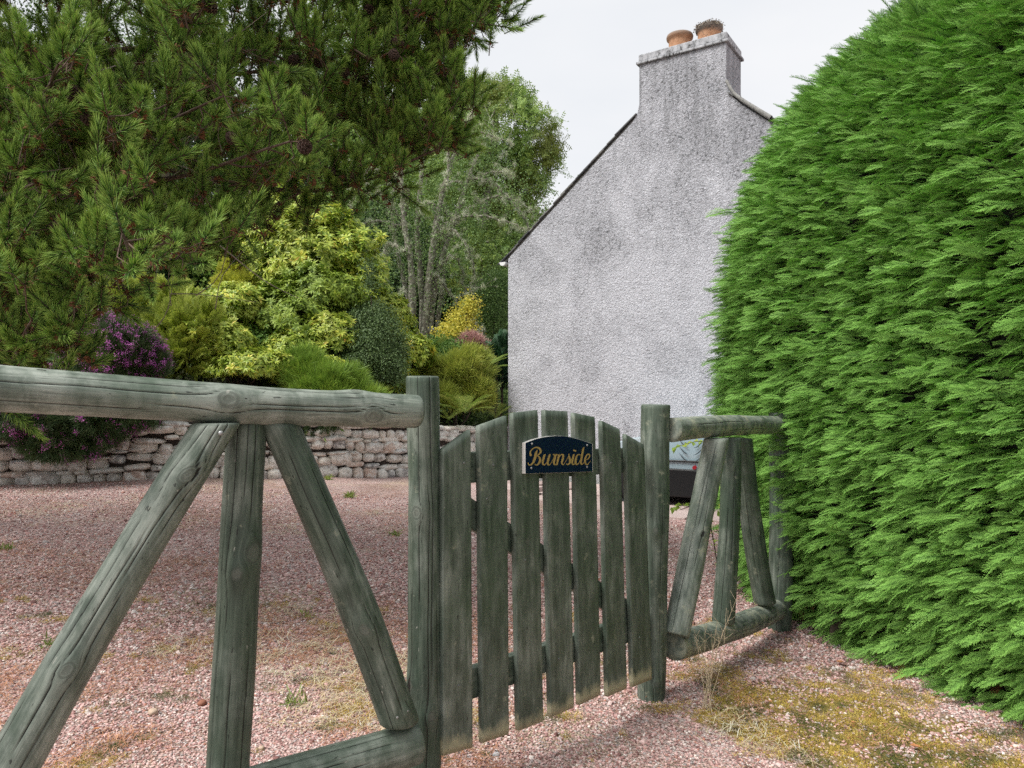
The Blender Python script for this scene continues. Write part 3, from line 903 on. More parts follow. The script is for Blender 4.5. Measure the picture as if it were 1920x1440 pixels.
# dark earth core behind the joints
V = []; Fc = []
ss = np.arange(SMIN, SMAX, .25)
for i, s in enumerate(ss):
    p, d = wall_pt(s); n2 = np.array([d[1], -d[0], 0]); z0, z1 = wall_z0(s) - .3, wall_z1(s) - .02
    a = np.array([p[0], p[1], 0]) + n2 * .045; b_ = np.array([p[0], p[1], 0]) - n2 * .35
    V += [a + UP * z0, a + UP * z1, b_ + UP * z1, b_ + UP * z0]
    if i: k = 4 * i; Fc += [(k - 4, k, k + 1, k - 3), (k - 3, k + 1, k + 2, k - 2), (k - 2, k + 2, k + 3, k - 1)]
mesh('core', V, Fc, flat('wall_core_earth', (0.045, 0.036, 0.03), 0.95), stone_wall)
print('stones', nst, len(rest))

# ------------------------------------------------------------------ log fences
def make_log(name, A, B, ra, rb, parent, seed=1, knots=(), cracks=(), cutA=None, cutB=None, lichen=0.0, bleach=0.0, wearB=0.0, lump=1.0, seg=144):
    """round fence log from A to B; knots: (pos along 0..1, angle, size m); cracks: (angle, from, to, depth)
    angle 0 faces the camera, +90 deg faces up (for rails) or right (for uprights)"""
    A = np.array(A, float); B = np.array(B, float); d = B - A; L = np.linalg.norm(d); d /= L
    view = u3(np.array([0, 0, ZC]) - (A + B) / 2)
    ex = u3(view - d * view.dot(d)); ey = np.cross(d, ex)
    if (abs(d[2]) < .5 and ey[2] < 0) or (abs(d[2]) >= .5 and ey[0] < 0): ey = -ey
    hand = 1 if np.dot(np.cross(ex, ey), d) > 0 else -1
    nl = max(12, int(L / 0.013)); th = np.linspace(0, 2 * np.pi, seg, endpoint=False)
    t = np.linspace(0, 1, nl + 1)
    TH, T = np.meshgrid(th, t)
    Z = T * L
    rr = ra + (rb - ra) * T
    ox, oy = np.cos(TH), np.sin(TH)
    lo = np.array([[mnoise.noise(Vector((math.cos(a) * .8 + seed * 3.1, math.sin(a) * .8, z * 3.2))) for a in th[::8]] for z in t * L])
    lo = np.repeat(lo, 8, axis=1)[:, :seg]; kern = np.ones(8) / 8
    lo = np.apply_along_axis(lambda r_: np.convolve(np.concatenate([r_[-8:], r_, r_[:8]]), kern, 'same')[8:-8], 1, lo)
    rr = rr * (1 + 0.075 * lump * lo)
    knot = np.full(T.shape, 9.0); TH2 = TH.copy()
    for kt, ka, ks in knots:
        ka = R(ka); da = (TH - ka + np.pi) % (2 * np.pi) - np.pi
        du = da * rr; dv = (Z - kt * L)
        rho2 = du ** 2 + (dv * .72) ** 2
        rho = np.sqrt(rho2)
        knot = np.minimum(knot, rho / ks)
        rr = rr + 0.008 * lump * np.exp(-rho2 / (2 * (ks * 1.6) ** 2)) - .003 * np.exp(-rho2 / (ks * .5) ** 2)
        TH2 = TH2 - du * ks ** 2 / np.maximum(rho2, ks ** 2) * np.exp(-rho2 / (ks * 4.5) ** 2) / rr
    crack = np.zeros(T.shape)
    r_ = np.random.default_rng(seed)
    for ca, c0, c1, dep in cracks:
        drift = R(ca) + 0.10 * np.array([mnoise.noise(Vector((z * 5 + ca, seed, 0))) for z in t * L])[:, None] + 0.10 * (T - .5)
        da = (TH2 - drift + np.pi) % (2 * np.pi) - np.pi
        env = np.clip((T - c0) / .05, 0, 1) * np.clip((c1 - T) / .05, 0, 1)
        g = np.exp(-(da * rr / 0.0014) ** 2) * env
        rr = rr - dep * .6 * g; crack = np.maximum(crack, g * min(1, dep / .004 + .35))
    # centre line bow
    bow = 0.012 * lump * np.sin(np.pi * T)
    bx = bow * math.cos(seed * 2.3); by = bow * math.sin(seed * 2.3)
    x = rr * ox + bx; y = rr * oy + by
    z = Z.copy()
    def cutshift(x, y): return -(x * ex[2] + y * ey[2]) / d[2]
    if cutA == 'level': z += (1 - T) ** 1 * cutshift(rr * ox, rr * oy)
    if cutB == 'level': z += T ** 1 * cutshift(rr * ox, rr * oy)
    P = A + x[..., None] * ex + y[..., None] * ey + z[..., None] * d
    grain = np.stack([np.cos(TH2) * (ra + rb) / 2, np.sin(TH2) * (ra + rb) / 2, Z + seed * 3.7], -1)
    V = P.reshape(-1, 3); n = seg
    i = np.arange(nl)[:, None] * n; k = np.arange(n)[None]; k2 = (k + 1) % n
    q = np.stack([i + k, i + k2, i + n + k2, i + n + k], -1).reshape(-1, 4)
    at_ = {'grain': grain.reshape(-1, 3), 'crack': crack.ravel(), 'knot': knot.ravel(),
           'lichen': np.full(V.shape[0], lichen), 'bleach': np.full(V.shape[0], bleach),
           'wear': (np.clip(1 - (1 - T) * L / .12, 0, 1) * wearB).ravel()}
    # end caps: bevelled rim, then rings to the centre
    Fs = [q]; Vs = [V]; extra = {k_: [a_] for k_, a_ in at_.items()}
    nv = len(V)
    for end in (0, 1):
        ring0 = P[-1] if end else P[0]; c = ring0.mean(0); base = (nl * n if end else 0); prev = np.arange(n) + base
        for fr, dz in ((.93, .006), (.5, .0065), (.02, .0065)):
            rg = c + (ring0 - c) * fr + d * (dz if end else -dz)
            ids = np.arange(n) + nv; nv += n; Vs.append(rg)
            Fs.append(np.stack([prev, np.roll(prev, -1), np.roll(ids, -1), ids], -1) if end else np.stack([np.roll(prev, -1), prev, ids, np.roll(ids, -1)], -1))
            gz = (rg - A)
            ra_ = np.hypot(gz @ ex, gz @ ey)
            extra['grain'].append(np.stack([ra_ * 1.0, np.zeros(n), np.full(n, 5.0)], -1)); extra['crack'].append(np.where((np.arange(n) * 3 // n * n // 3 == np.arange(n)) & (fr < .9), .7, 0.))
            extra['knot'].append(np.full(n, 9.)); extra['lichen'].append(np.full(n, lichen)); extra['bleach'].append(np.full(n, .5)); extra['wear'].append(np.full(n, 0.))
            prev = ids
    Fq = np.concatenate(Fs)
    if hand < 0: Fq = Fq[:, ::-1]
    me = to_mesh(name, np.concatenate(Vs), Fq, True, {k_: np.concatenate(a_) for k_, a_ in extra.items()})
    me.materials.append(WOOD)
    return link(name, me, parent)

def plane_hit(px, py, p0, nrm):
    dv = np.array([(px - 960) / F, 1.0, -(py - HOR) / F]); o = np.array([0, 0, ZC])
    t = np.dot(np.array(p0) - o, nrm) / np.dot(dv, nrm)
    return o + dv * t

# left fence plane
LF0 = np.array([-.28, 2.15, 0]); LFd = u3([-.816, -.575, 0]); LFn = u3(np.cross(LFd, UP)); LFn = LFn * (1 if LFn[1] < 0 else -1)   # towards the camera
def lf(px, py, off=0.0): return plane_hit(px, py, LF0 + LFn * off, LFn)
fence = empty('log_fence', (-.9, 1.8, .05), 'green stained log fence panel on the left, widest of the two', 'fence', None)
post_b = at(791, 740, 2.25); 
make_log('post', [post_b[0], 2.25, -.15], at(792, 709, 2.25), .054, .0495, fence, 1, knots=[(.72, -25, .017), (.30, 20, .012), (.36, -50, .012)],
         cracks=[(25, .35, 1.05, .010), (12, -.1, .8, .006), (-20, .5, 1.05, .004), (-50, .1, .6, .004), (45, .2, .55, .004)], bleach=.08)
A_, B_ = lf(-420, 693, .02), lf(779, 771, .02)
make_log('top_rail', A_, B_, .0495, .0475, fence, 2, knots=[(.60, 12, .022), (.885, -18, .022), (.855, 68, .014)],
         cracks=[(20, .1, .62, .005), (-12, .45, .98, .006), (2, .62, .95, .004), (48, .3, .6, .004), (55, .5, .9, .003), (-30, .15, .5, .004), (33, .78, .98, .003)], bleach=.95, lump=1.0)
pe_ = A_ - LFd * .07 - LFn * .05
make_log('post', [pe_[0], pe_[1], -.1], [pe_[0], pe_[1], A_[2] + .09], .055, .052, fence, 8, knots=[(.5, 0, .015)], cracks=[(10, .1, .8, .005)], bleach=.1)
Lt_ = np.linalg.norm((A_ - B_)[:2]) - .08
B_ = lf(779, 1393, .01)
A_ = B_ + LFd * Lt_ + UP * -.01
make_log('bottom_rail', A_, B_, .058, .0575, fence, 3, knots=[(.6, 30, .015)], cracks=[(12, .2, .96, .006), (-20, .3, .9, .005), (40, .1, .95, .004), (0, .6, .85, .003)], bleach=.8)
make_log('upright', lf(416, 1600, -.01), lf(463, 795, -.015), .053, .049, fence, 4, knots=[(.70, 38, .022), (.655, -5, .012)],
         cracks=[(-52, -.1, .9, .012), (-8, .05, .45, .009), (-30, .5, 1.1, .004), (25, .75, 1.1, .004), (2, .8, 1.1, .005), (40, .0, .5, .004)], cutB='level', bleach=.05)
make_log('brace', lf(-100, 1655, .045), lf(404, 797, .035), .0555, .0485, fence, 5, knots=[(.875, 8, .018), (.43, 2, .014)],
         cracks=[(-8, .25, .75, .008), (22, .1, .62, .006), (-35, .4, .8, .005), (28, .7, 1.05, .006), (5, .6, 1.05, .006), (-25, .78, 1.1, .005), (-55, .0, .4, .004)], cutB='level', bleach=.6)
make_log('brace', lf(748, 1351, .03), lf(524, 797, .0), .052, .0485, fence, 6, knots=[(.34, -5, .014), (.05, 30, .006)],
         cracks=[(20, .0, .45, .005), (-25, -.1, .4, .005), (38, .5, .9, .004), (-12, .5, .95, .003)], cutA='level', cutB='level', bleach=.1)
BOLT = flat('galvanised_steel', (0.42, 0.43, 0.43), 0.5, 0.6)
def bolt(p, nrm, r, parent, name='bolt', mat=BOLT):
    z = u3(nrm); x = u3(np.cross(z, [0.3, 0.9, 0.2])); y = np.cross(z, x)
    return MB().lathe(p, [(r, 0), (r, r * .25), (r * .8, r * .55), (r * .4, r * .75), (0.0001, r * .8)], 12, np.stack([x, y, z], 1)).build(name, mat, parent, True)
bolt(lf(414, 812, .088), LFn, .006, fence)
for (x_, y_, o_) in [(764, 1333, .085), (745, 1345, .085)]: bolt(lf(x_, y_, o_), LFn, .0035, fence)

# right fence
RF0 = np.array([.656, 3.05, 0]); RFd = u3([.779, .95, 0]); RFn = u3(np.cross(RFd, UP)); RFn = RFn * (1 if RFn[1] < 0 else -1)
def rf(px, py, off=0.0): return plane_hit(px, py, RF0 + RFn * off, RFn)
fence2 = empty('log_fence', (1.0, 3.5, -.05), 'short weathered log fence panel between the gate and the tall hedge', 'fence')
pb = at(1219, 740, 3.09); 
make_log('post', [pb[0], 3.09, -.30], at(1229, 761, 3.09), .057, .0595, fence2, 11, knots=[(.66, 5, .010), (.24, 18, .010)], cracks=[(-30, .1, .6, .004), (10, .0, .3, .005), (30, .2, .8, .003)], lichen=.25, bleach=.12)
make_log('top_rail', rf(1259, 806, -.01), rf(1456, 797, .0), .051, .048, fence2, 12, knots=[(.75, 20, .012)], cracks=[(20, .1, .6, .003), (-25, .4, .9, .003)], lichen=.85, bleach=.95)
make_log('bottom_rail', rf(1264, 1212, -.02), rf(1456, 1143, .0), .060, .056, fence2, 13, knots=[(.3, 10, .012)], cracks=[(-30, .3, .9, .004), (55, .4, .8, .004)], lichen=.95, bleach=.7)
make_log('upright', rf(1356, 1165, -.0), rf(1371, 823, -.0), .0525, .044, fence2, 14, knots=[(.88, 0, .015)], cracks=[(-12, -.1, .65, .008), (20, .3, .9, .003)], cutB='level', lichen=.2, bleach=.05)
make_log('brace', rf(1268, 1188, .0), rf(1343, 824, .02), .056, .054, fence2, 15, knots=[(.5, 20, .01)], cracks=[(-18, .0, .9, .007), (20, .3, .7, .003), (0, .5, 1.0, .004)], cutB='level', lichen=.35, bleach=.75)
make_log('brace', rf(1434, 1128, .01), rf(1390, 824, -.02), .057, .052, fence2, 16, cracks=[(-12, .1, .8, .004)], cutA='level', cutB='level', lichen=.2)
fp = at(1452, 740, 4.05)
make_log('post', [fp[0] + .035, 4.10, -.3], at(1464, 776, 4.10), .066, .062, fence2, 17, cracks=[(-12, .1, .8, .004)])

# ------------------------------------------------------------------ gate
G0 = np.array([-.1254, 2.31, 0]); Gd = u3([1, 1, 0]); Gn = u3([1, -1, 0])      # Gn faces the camera side
Gn = Gn if Gn[1] < 0 else -Gn
def gh(px, py, off=0.0): return plane_hit(px, py, G0 + Gn * off, Gn)
gate = empty('garden_gate', (G0[0] + .35, G0[1] + .35, .02), 'green garden gate with seven arched upright boards', 'gate')
def make_board(pl, pr, topl, topr, botl, botr, seed, parent, name='board', th=.021, off=0.0, wear=1.0, bleach=.1, nx=10, nzs=60, profile=None):
    """board between left edge px pl=(top x, bottom x) and right edge pr; tops and bottoms given in rows"""
    a = gh(pl[0], topl, off); b_ = gh(pr[0], topr, off); c = gh(pl[1], botl, off); d_ = gh(pr[1], botr, off)
    V = []; gr = []; we = []; kn = []; r_ = np.random.default_rng(seed)
    kk = [(r_.uniform(.2, .8), r_.uniform(.15, .85), r_.uniform(.006, .012)) for _ in range(2)]
    H = np.linalg.norm(a - c); W = np.linalg.norm(a - b_)
    us = np.concatenate([[0, .012], np.linspace(.06, .94, nx - 3), [.988, 1]])
    nx1 = len(us)
    bnd = lambda u: 4 * u * (1 - u)
    for side in (0, 1):
        for i in range(nzs + 1):
            v = i / nzs
            v = min(max(v, .004), 1) if i not in (0, nzs) else v
            for u in us:
                top = a + (b_ - a) * u + UP * .0; bot = c + (d_ - c) * u
                p = bot + (top - bot) * v
                edge = (.0022 if (u in (0, 1)) else 0) + (.002 if i in (0, nzs) else 0)
                cup = 0.0012 * mnoise.noise(Vector((u * 2, v * 5, seed)))
                p = p - Gn * ((th - edge) if side else edge) + Gn * cup
                du = (u - .5) * W; dz = 0.0
                kd = 9.0; uu = u * W
                for kv, ku, ks in kk:
                    x_ = uu - ku * W; y_ = (v - kv) * H * .6; rho2 = x_ * x_ + y_ * y_
                    uu2 = -x_ * ks ** 2 / max(rho2, ks ** 2) * math.exp(-rho2 / (ks * 5) ** 2)
                    uu = uu + uu2; kd = min(kd, math.sqrt(rho2) / ks)
                V.append(p); gr.append((uu * .6, side * .5 + .004 * side, v * H + seed * 2.1)); kn.append(kd)
                we.append(max(0, 1 - v * H / .10) * wear + (0.25 if (u == 0 and r_.random() < .25) else 0))
    V = np.array(V); n1 = (nzs + 1) * nx1; Fq = []
    I = np.arange(n1).reshape(nzs + 1, nx1)
    f0 = np.stack([I[:-1, :-1], I[:-1, 1:], I[1:, 1:], I[1:, :-1]], -1).reshape(-1, 4)
    Fq = [f0, f0[:, ::-1] + n1]
    for col in (0, -1):
        e = I[:, col]; q = np.stack([e[:-1], e[1:], e[1:] + n1, e[:-1] + n1], -1); Fq.append(q if col == 0 else q[:, ::-1])
    for row in (0, -1):
        e = I[row]; q = np.stack([e[:-1], e[1:], e[1:] + n1, e[:-1] + n1], -1); Fq.append(q[:, ::-1] if row == 0 else q)
    me = to_mesh(name, V, np.concatenate(Fq), False, {'grain': gr, 'knot': kn, 'wear': we, 'crack': np.zeros(len(V)), 'lichen': np.full(len(V), .12), 'bleach': np.full(len(V), bleach)})
    me.materials.append(WOOD)
    return link(name, me, parent)
# front-face corners read off the photograph: (left top x,y) (right top x,y) (left bottom x,y) (right bottom x,y)
boards = [((831, 843), (883, 806), (831, 1418), (887, 1402)), ((899, 799), (951, 780), (905, 1394), (955, 1377)),
          ((962, 775), (1009, 769), (973, 1371), (1019, 1353)), ((1022, 769), (1065, 771), (1033, 1346), (1077, 1327)),
          ((1077, 774), (1116, 782), (1087, 1323), (1127, 1303)), ((1129, 789), (1163, 805), (1140, 1307), (1176, 1291)),
          ((1174, 814), (1208, 834), (1187, 1289), (1223, 1274))]
for k, (tl, tr, bl, br) in enumerate(boards):
    make_board((tl[0], bl[0]), (tr[0], br[0]), tl[1], tr[1], bl[1], br[1], 20 + k, gate, wear=[.8, .9, .75, .85, .95, .9, 1.0][k], bleach=[.40, .24, .20, .28, .20, .26, .28][k], nzs=44)
# rails and diagonal brace behind the boards
def back_bar(pa, pb, wa, name, off, th, seed):
    """bar on the back of the gate, between two centre points given in pixels, height in metres"""
    a = gh(*pa, -off); b_ = gh(*pb, -off); d_ = u3(b_ - a); up = u3(np.cross(d_, Gn)); up = up * np.sign(up[2])
    L = np.linalg.norm(b_ - a); n = 24; V = []; gr = []
    for i in range(n + 1):
        c = a + d_ * L * i / n
        for (yy, zz) in ((0, -1), (0, 1), (1, 1), (1, -1)):
            V.append(c + up * zz * wa / 2 - Gn * yy * th); gr.append((zz * wa / 2 * .6, yy * th, L * i / n + seed))
    Fq = []
    for i in range(n):
        for k in range(4): Fq.append((4 * i + k, 4 * i + 4 + k, 4 * i + 4 + (k + 1) % 4, 4 * i + (k + 1) % 4))
    Fq += [(0, 1, 2, 3), (4 * n + 3, 4 * n + 2, 4 * n + 1, 4 * n)]
    m = len(V)
    me = to_mesh(name, np.array(V), Fq, False, {'grain': gr, 'knot': np.full(m, 9.), 'wear': np.zeros(m), 'crack': np.zeros(m), 'lichen': np.full(m, .2), 'bleach': np.full(m, .1)})
    me.materials.append(WOOD)
    o = link(name, me, gate); bv = o.modifiers.new('bevel', 'BEVEL'); bv.width = .003; bv.segments = 2
    return o
back_bar((835, 879), (1205, 862), .098, 'top_rail', .0235, .032, 3)
back_bar((835, 1300), (1215, 1170), .098, 'bottom_rail', .0235, .032, 5)
back_bar((872, 955), (1185, 1152), .085, 'diagonal_brace', .0265, .026, 7)
for (x, y) in [(925, 872), (913, 935), (870, 868), (985, 1050), (920, 1265), (1145, 868), (1195, 866), (1199, 1195), (1048, 1235), (860, 1285)]:
    bolt(gh(x, y, .0005), Gn, .0042, gate, 'nail', flat('dull_nail', (.16, .17, .16), .6) if x == 925 else bpy.data.materials['dull_nail'])

# name sign: navy plate with white edge, gold script and four screws
sign = empty('name_sign', gh(1048, 855, .01)); sign.parent = gate; sign.matrix_parent_inverse = Matrix.Translation(gate.location).inverted()
def schild(o):
    o.parent = sign; o.matrix_parent_inverse = Matrix.Translation(sign.location).inverted(); return o
def sg(cx, cy, off): return gh(950 + cx / 9.6, 790 + cy / 9.6, off)      # enlarged-crop coordinates to the sign's plane
def sign_poly(grow_, off):
    top = [(345, 392), (420, 360), (520, 325), (650, 292), (780, 272), (910, 266), (1040, 270), (1150, 288), (1260, 315), (1370, 348), (1470, 382), (1540, 408)]
    pts = top + [(1545, 905), (345, 940)]
    c = np.array([940, 640.]); return [sg(*(c + (np.array(p) - c) * grow_), off) for p in pts]
NAVY = NT('navy_enamel'); NAVY.set('Base Color', (0.004, 0.012, 0.040, 1)); NAVY.set('Roughness', 0.22); NAVY.set('Specular IOR Level', 0.5); NAVY = NAVY.m
WHT = flat('white_acrylic', (0.72, 0.70, 0.66), 0.4)
schild(MB().prism(sign_poly(1.012, .0165), (0, 0, 0), -Gn * .0155).build('backing', WHT))
schild(MB().prism(sign_poly(1.0, .018), (0, 0, 0), -Gn * .0014).build('face_plate', NAVY))
strokes = [
 [(432, 608, 40), (424, 575, 30), (432, 540, 24), (462, 500, 20), (510, 472, 20), (560, 472, 26), (600, 500, 34), (612, 545, 36), (590, 585, 26), (556, 612, 14), (548, 622, 12)],
 [(548, 620, 10), (585, 645, 26), (602, 690, 38), (590, 740, 36), (558, 778, 24), (525, 785, 18), (512, 768, 16)],
 [(548, 520, 14), (530, 570, 42), (514, 640, 46), (492, 710, 42), (458, 765, 30), (420, 788, 22), (392, 772, 20), (388, 748, 16)],
 [(700, 592, 10), (682, 610, 34), (662, 670, 38), (648, 730, 36), (655, 772, 28), (680, 782, 18), (712, 750, 10), (745, 690, 8), (782, 600, 8)],
 [(788, 592, 10), (772, 612, 34), (752, 680, 38), (738, 735, 36), (742, 775, 28), (770, 782, 16), (806, 740, 9), (846, 655, 8), (868, 598, 8)],
 [(838, 590, 10), (850, 604, 24), (880, 608, 30), (906, 600, 26)],
 [(884, 612, 20), (868, 668, 36), (852, 730, 36), (856, 772, 26), (878, 780, 14), (905, 745, 8)],
 [(945, 592, 12), (940, 620, 34), (922, 700, 36), (905, 776, 30)],
 [(918, 715, 8), (950, 640, 10), (985, 600, 20), (1016, 606, 32), (1014, 660, 36), (996, 725, 36), (998, 768, 26), (1022, 778, 14), (1058, 730, 8), (1100, 650, 8), (1128, 588, 9)],
 [(1118, 592, 12), (1124, 640, 28), (1140, 690, 38), (1136, 745, 34), (1104, 776, 22), (1078, 768, 20)],
 [(1136, 745, 8), (1166, 690, 8), (1188, 640, 8), (1206, 596, 9)],
 [(1214, 590, 12), (1204, 615, 34), (1190, 680, 36), (1180, 735, 34), (1188, 772, 24), (1210, 775, 14), (1236, 735, 8)],
 [(1206, 520, 26), (1238, 534, 30)],
 [(1330, 612, 12), (1300, 596, 18), (1268, 618, 26), (1246, 675, 36), (1240, 735, 34), (1258, 774, 24), (1290, 760, 14), (1322, 700, 10), (1340, 640, 8)],
 [(1392, 468, 12), (1378, 500, 34), (1362, 580, 36), (1346, 670, 36), (1336, 735, 34), (1346, 772, 24), (1370, 765, 12), (1404, 715, 8)],
 [(1408, 705, 8), (1450, 685, 12), (1484, 650, 20), (1492, 612, 24), (1470, 590, 20), (1438, 612, 22), (1416, 665, 34), (1410, 725, 34), (1428, 770, 26), (1462, 772, 16), (1506, 712, 8)]]
V = []; Fq = []
for k, stz in enumerate(strokes):
    S_ = crspline(np.array(stz, float), 6); off = .0186 + k * .00006
    t = np.gradient(S_[:, :2], axis=0); t /= np.linalg.norm(t, axis=1, keepdims=True) + 1e-9; nn = np.stack([-t[:, 1], t[:, 0]], 1)
    n0 = len(V)
    for (x, y, w), q in zip(S_, nn):
        V.append(sg(x - q[0] * w / 2, y - q[1] * w / 2, off)); V.append(sg(x + q[0] * w / 2, y + q[1] * w / 2, off))
    for i in range(len(S_) - 1): Fq.append((n0 + 2 * i, n0 + 2 * i + 1, n0 + 2 * i + 3, n0 + 2 * i + 2))
    for e in (0, -1):      # round stroke ends
        x, y, w = S_[e]; n0 = len(V)
        for a_ in np.linspace(0, 2 * math.pi, 10, endpoint=False): V.append(sg(x + math.cos(a_) * w / 2, y + math.sin(a_) * w / 2, off + .00002 + .00001 * (e == 0)))
        Fq.append(tuple(range(n0, n0 + 10)))
me = bpy.data.meshes.new('lettering'); me.from_pydata([tuple(p) for p in V], [], Fq); me.update()
o = link('lettering', me, None, mat=flat('gold_paint', (0.50, 0.36, 0.13), 0.4, 0.15)); schild(o); o['label'] = 'gold script lettering Burnside'
for (x, y) in [(455, 405), (1447, 430), (445, 840), (1445, 820)]:
    schild(bolt(sg(x, y, .0182), Gn, .0040, None, 'screw', BOLT))

# ------------------------------------------------------------------ paving by the house
FLAG = NT('pink_flagstone'); n_ = FLAG.noise(FLAG.pos(), 9, 5, 0.65)
FLAG.set('Base Color', FLAG.mix(FLAG.ramp(FLAG.noise(FLAG.pos(), 40, 3, .7), [(.6, 0.), (.68, .6)]), FLAG.ramp(FLAG.math('ADD', FLAG.math('MULTIPLY', FLAG.rnd(), .4), FLAG.math('MULTIPLY', n_, .6)), [(0.3, (0.34, 0.26, 0.24)), (0.7, (0.52, 0.42, 0.39))]), (.2, .12, .1)))
FLAG.set('Roughness', 0.9); FLAG.bump(n_, .4, .01); FLAG = FLAG.m
paving = empty('paving', (*hp(3, -1.6, 0)[:2], -.2)); paving['kind'] = 'structure'
for j in range(4):
    for i in range(9):
        c = hp(.4 + i * .72 + (.3 if j % 2 else 0), -.35 - j * .56, 0)
        z_ = float(drive_z(c[0], c[1])[0])
        o = MB().box((0, 0, 0), (.70 + random.uniform(-.02, .0), .545, .07)).build('slab', FLAG, None, bevel=.008)
        M_ = Matrix(((*HU, 0), (*HN, 0), (0, 0, 1, 0), (0, 0, 0, 1))).transposed(); M_.translation = Vector((c[0], c[1], z_ + .008 + random.uniform(-.004, .004)))
        o.parent = paving; o.matrix_parent_inverse = Matrix.Translation(paving.location).inverted(); o.matrix_basis = M_

# ------------------------------------------------------------------ car parked against the gable
def carpaint(name, c, rough=.12):
    t = NT(name); t.set('Base Color', (*c, 1)); t.set('Roughness', rough); t.set('Coat Weight', 1.0); t.set('Coat Roughness', .04); t.set('Specular IOR Level', .6); return t.m
CARP = carpaint('pale_blue_car_paint', (.26, .36, .41)); CLAD = flat('black_plastic', (.008, .009, .010), .35); TYRE = flat('tyre_rubber', (.012, .012, .012), .8)
GLASS = carpaint('dark_car_glass', (.012, .02, .026), .05); RIM = flat('silver_wheel', (.45, .46, .47), .3, .7)
REDL = flat('red_badge', (.28, .012, .02), .3)
cg = at(1140, 950, 9.8); car_o = np.array([cg[0], cg[1], -.20])
CU = u3([.836, -.549, 0]); CN = np.array([.549, .836, 0])      # along the car (nose to tail), away from camera
car = empty('parked_car', car_o + CU * 2.0, 'pale blue car with black lower cladding parked nose-left against the gable', 'car')
def cp(x, y, z): return car_o + CU * x + CN * y + UP * z
Wd = 1.72
prof_up = [(0.02, .52), (.05, .72), (.20, .86), (.55, .95), (1.15, 1.04), (1.30, 1.07)]
body = prof_up + [(3.7, 1.08), (3.98, .98), (4.02, .55)]
secs = [0, .06, .22, .86, 1.50, 1.66, 1.72]; inset = [.12, .05, .0, .0, .0, .05, .12]
V = []; Fq = []
pf = body + [(4.0, .45), (0.04, .45)]
for y_, ins in zip(secs, inset):
    for (x_, z_) in pf: V.append(cp(x_ + (ins * .9 if x_ < 1 else (-ins * .7 if x_ > 3.5 else 0)), y_, z_ - (ins * .45 if z_ > .8 else 0)))
n = len(pf)
for j in range(len(secs) - 1):
    for i in range(n): Fq.append((j * n + i, (j + 1) * n + i, (j + 1) * n + (i + 1) % n, j * n + (i + 1) % n))
Fq += [tuple(range(n)), tuple(range((len(secs) - 1) * n, len(secs) * n))[::-1]]
o = mesh('body', V, Fq, CARP, car, True); bv = o.modifiers.new('bevel', 'BEVEL'); bv.width = .03; bv.segments = 3; bv.limit_method = 'ANGLE'; bv.angle_limit = R(35)
# cabin
cab = [(1.22, 1.05), (1.95, 1.47), (3.35, 1.50), (3.80, 1.07)]
V = []; 
for y_, k in ((.06, 0), (.24, 1), (1.48, 1), (1.66, 0)):
    for (x_, z_) in cab: V.append(cp(x_, y_ + (0.0), z_ if k or z_ < 1.2 else z_ - .05))
V = np.array(V)
Fq = [(j * 4 + i, (j + 1) * 4 + i, (j + 1) * 4 + (i + 1) % 4, j * 4 + (i + 1) % 4) for j in range(3) for i in range(4)] + [(0, 1, 2, 3), (15, 14, 13, 12)]
o = mesh('cabin', V, Fq, GLASS, car, False); bv = o.modifiers.new('bevel', 'BEVEL'); bv.width = .03; bv.segments = 2
MB().prism([cp(x_, .20, z_) for x_, z_ in [(1.9, 1.465), (3.4, 1.495), (3.42, 1.535), (1.92, 1.505)]], (0, 0, 0), CN * 1.32).build('roof', CARP, car, bevel=.01)
MB().prism([cp(x_, 0, z_) for x_, z_ in [(-.04, .22), (-.06, .62), (.10, .66), (.34, .64), (.34, .22)]], CN * -.012, CN * 1.744).build('bumper', CLAD, car, bevel=.03)
MB().prism([cp(x_, 0, z_) for x_, z_ in [(.80, .16), (.80, .52), (2.95, .52), (2.95, .16)]], CN * -.014, CN * 1.748).build('side_sill', CLAD, car, bevel=.02)
MB().prism([cp(x_, 0, z_) for x_, z_ in [(3.6, .22), (3.6, .62), (4.06, .62), (4.06, .22)]], CN * -.012, CN * 1.744).build('bumper', CLAD, car, bevel=.03)
def wheel(x_, y_, nm='wheel'):
    w = empty(nm, cp(x_, y_, .31)); w.parent = car; w.matrix_parent_inverse = Matrix.Translation(car.location).inverted()
    A3 = np.stack([CU, UP, -CN], 1)
    for o in (MB().lathe(cp(x_, y_ + .2, .31), [(.2, 0), (.30, .01), (.315, .05), (.315, .17), (.30, .205), (.2, .21)], 28, A3).build('tyre', TYRE, None, True),
              MB().lathe(cp(x_, y_ + .2, .31), [(.205, .1), (.2, .19), (.17, .175), (.05, .19), (.0001, .2)], 20, A3).build('rim', RIM, None, True)):
        o.parent = w; o.matrix_parent_inverse = Matrix.Translation(w.location).inverted()
    MB().lathe(cp(x_, y_ + .03, .33), [(.36, .0), (.36, .06), (.315, .06), (.315, .0)], 28, A3).build('wheel_arch', CLAD, car, True)
for x_ in (.43, 3.28):
    wheel(x_, -.02)
    wheel(x_, 1.54)
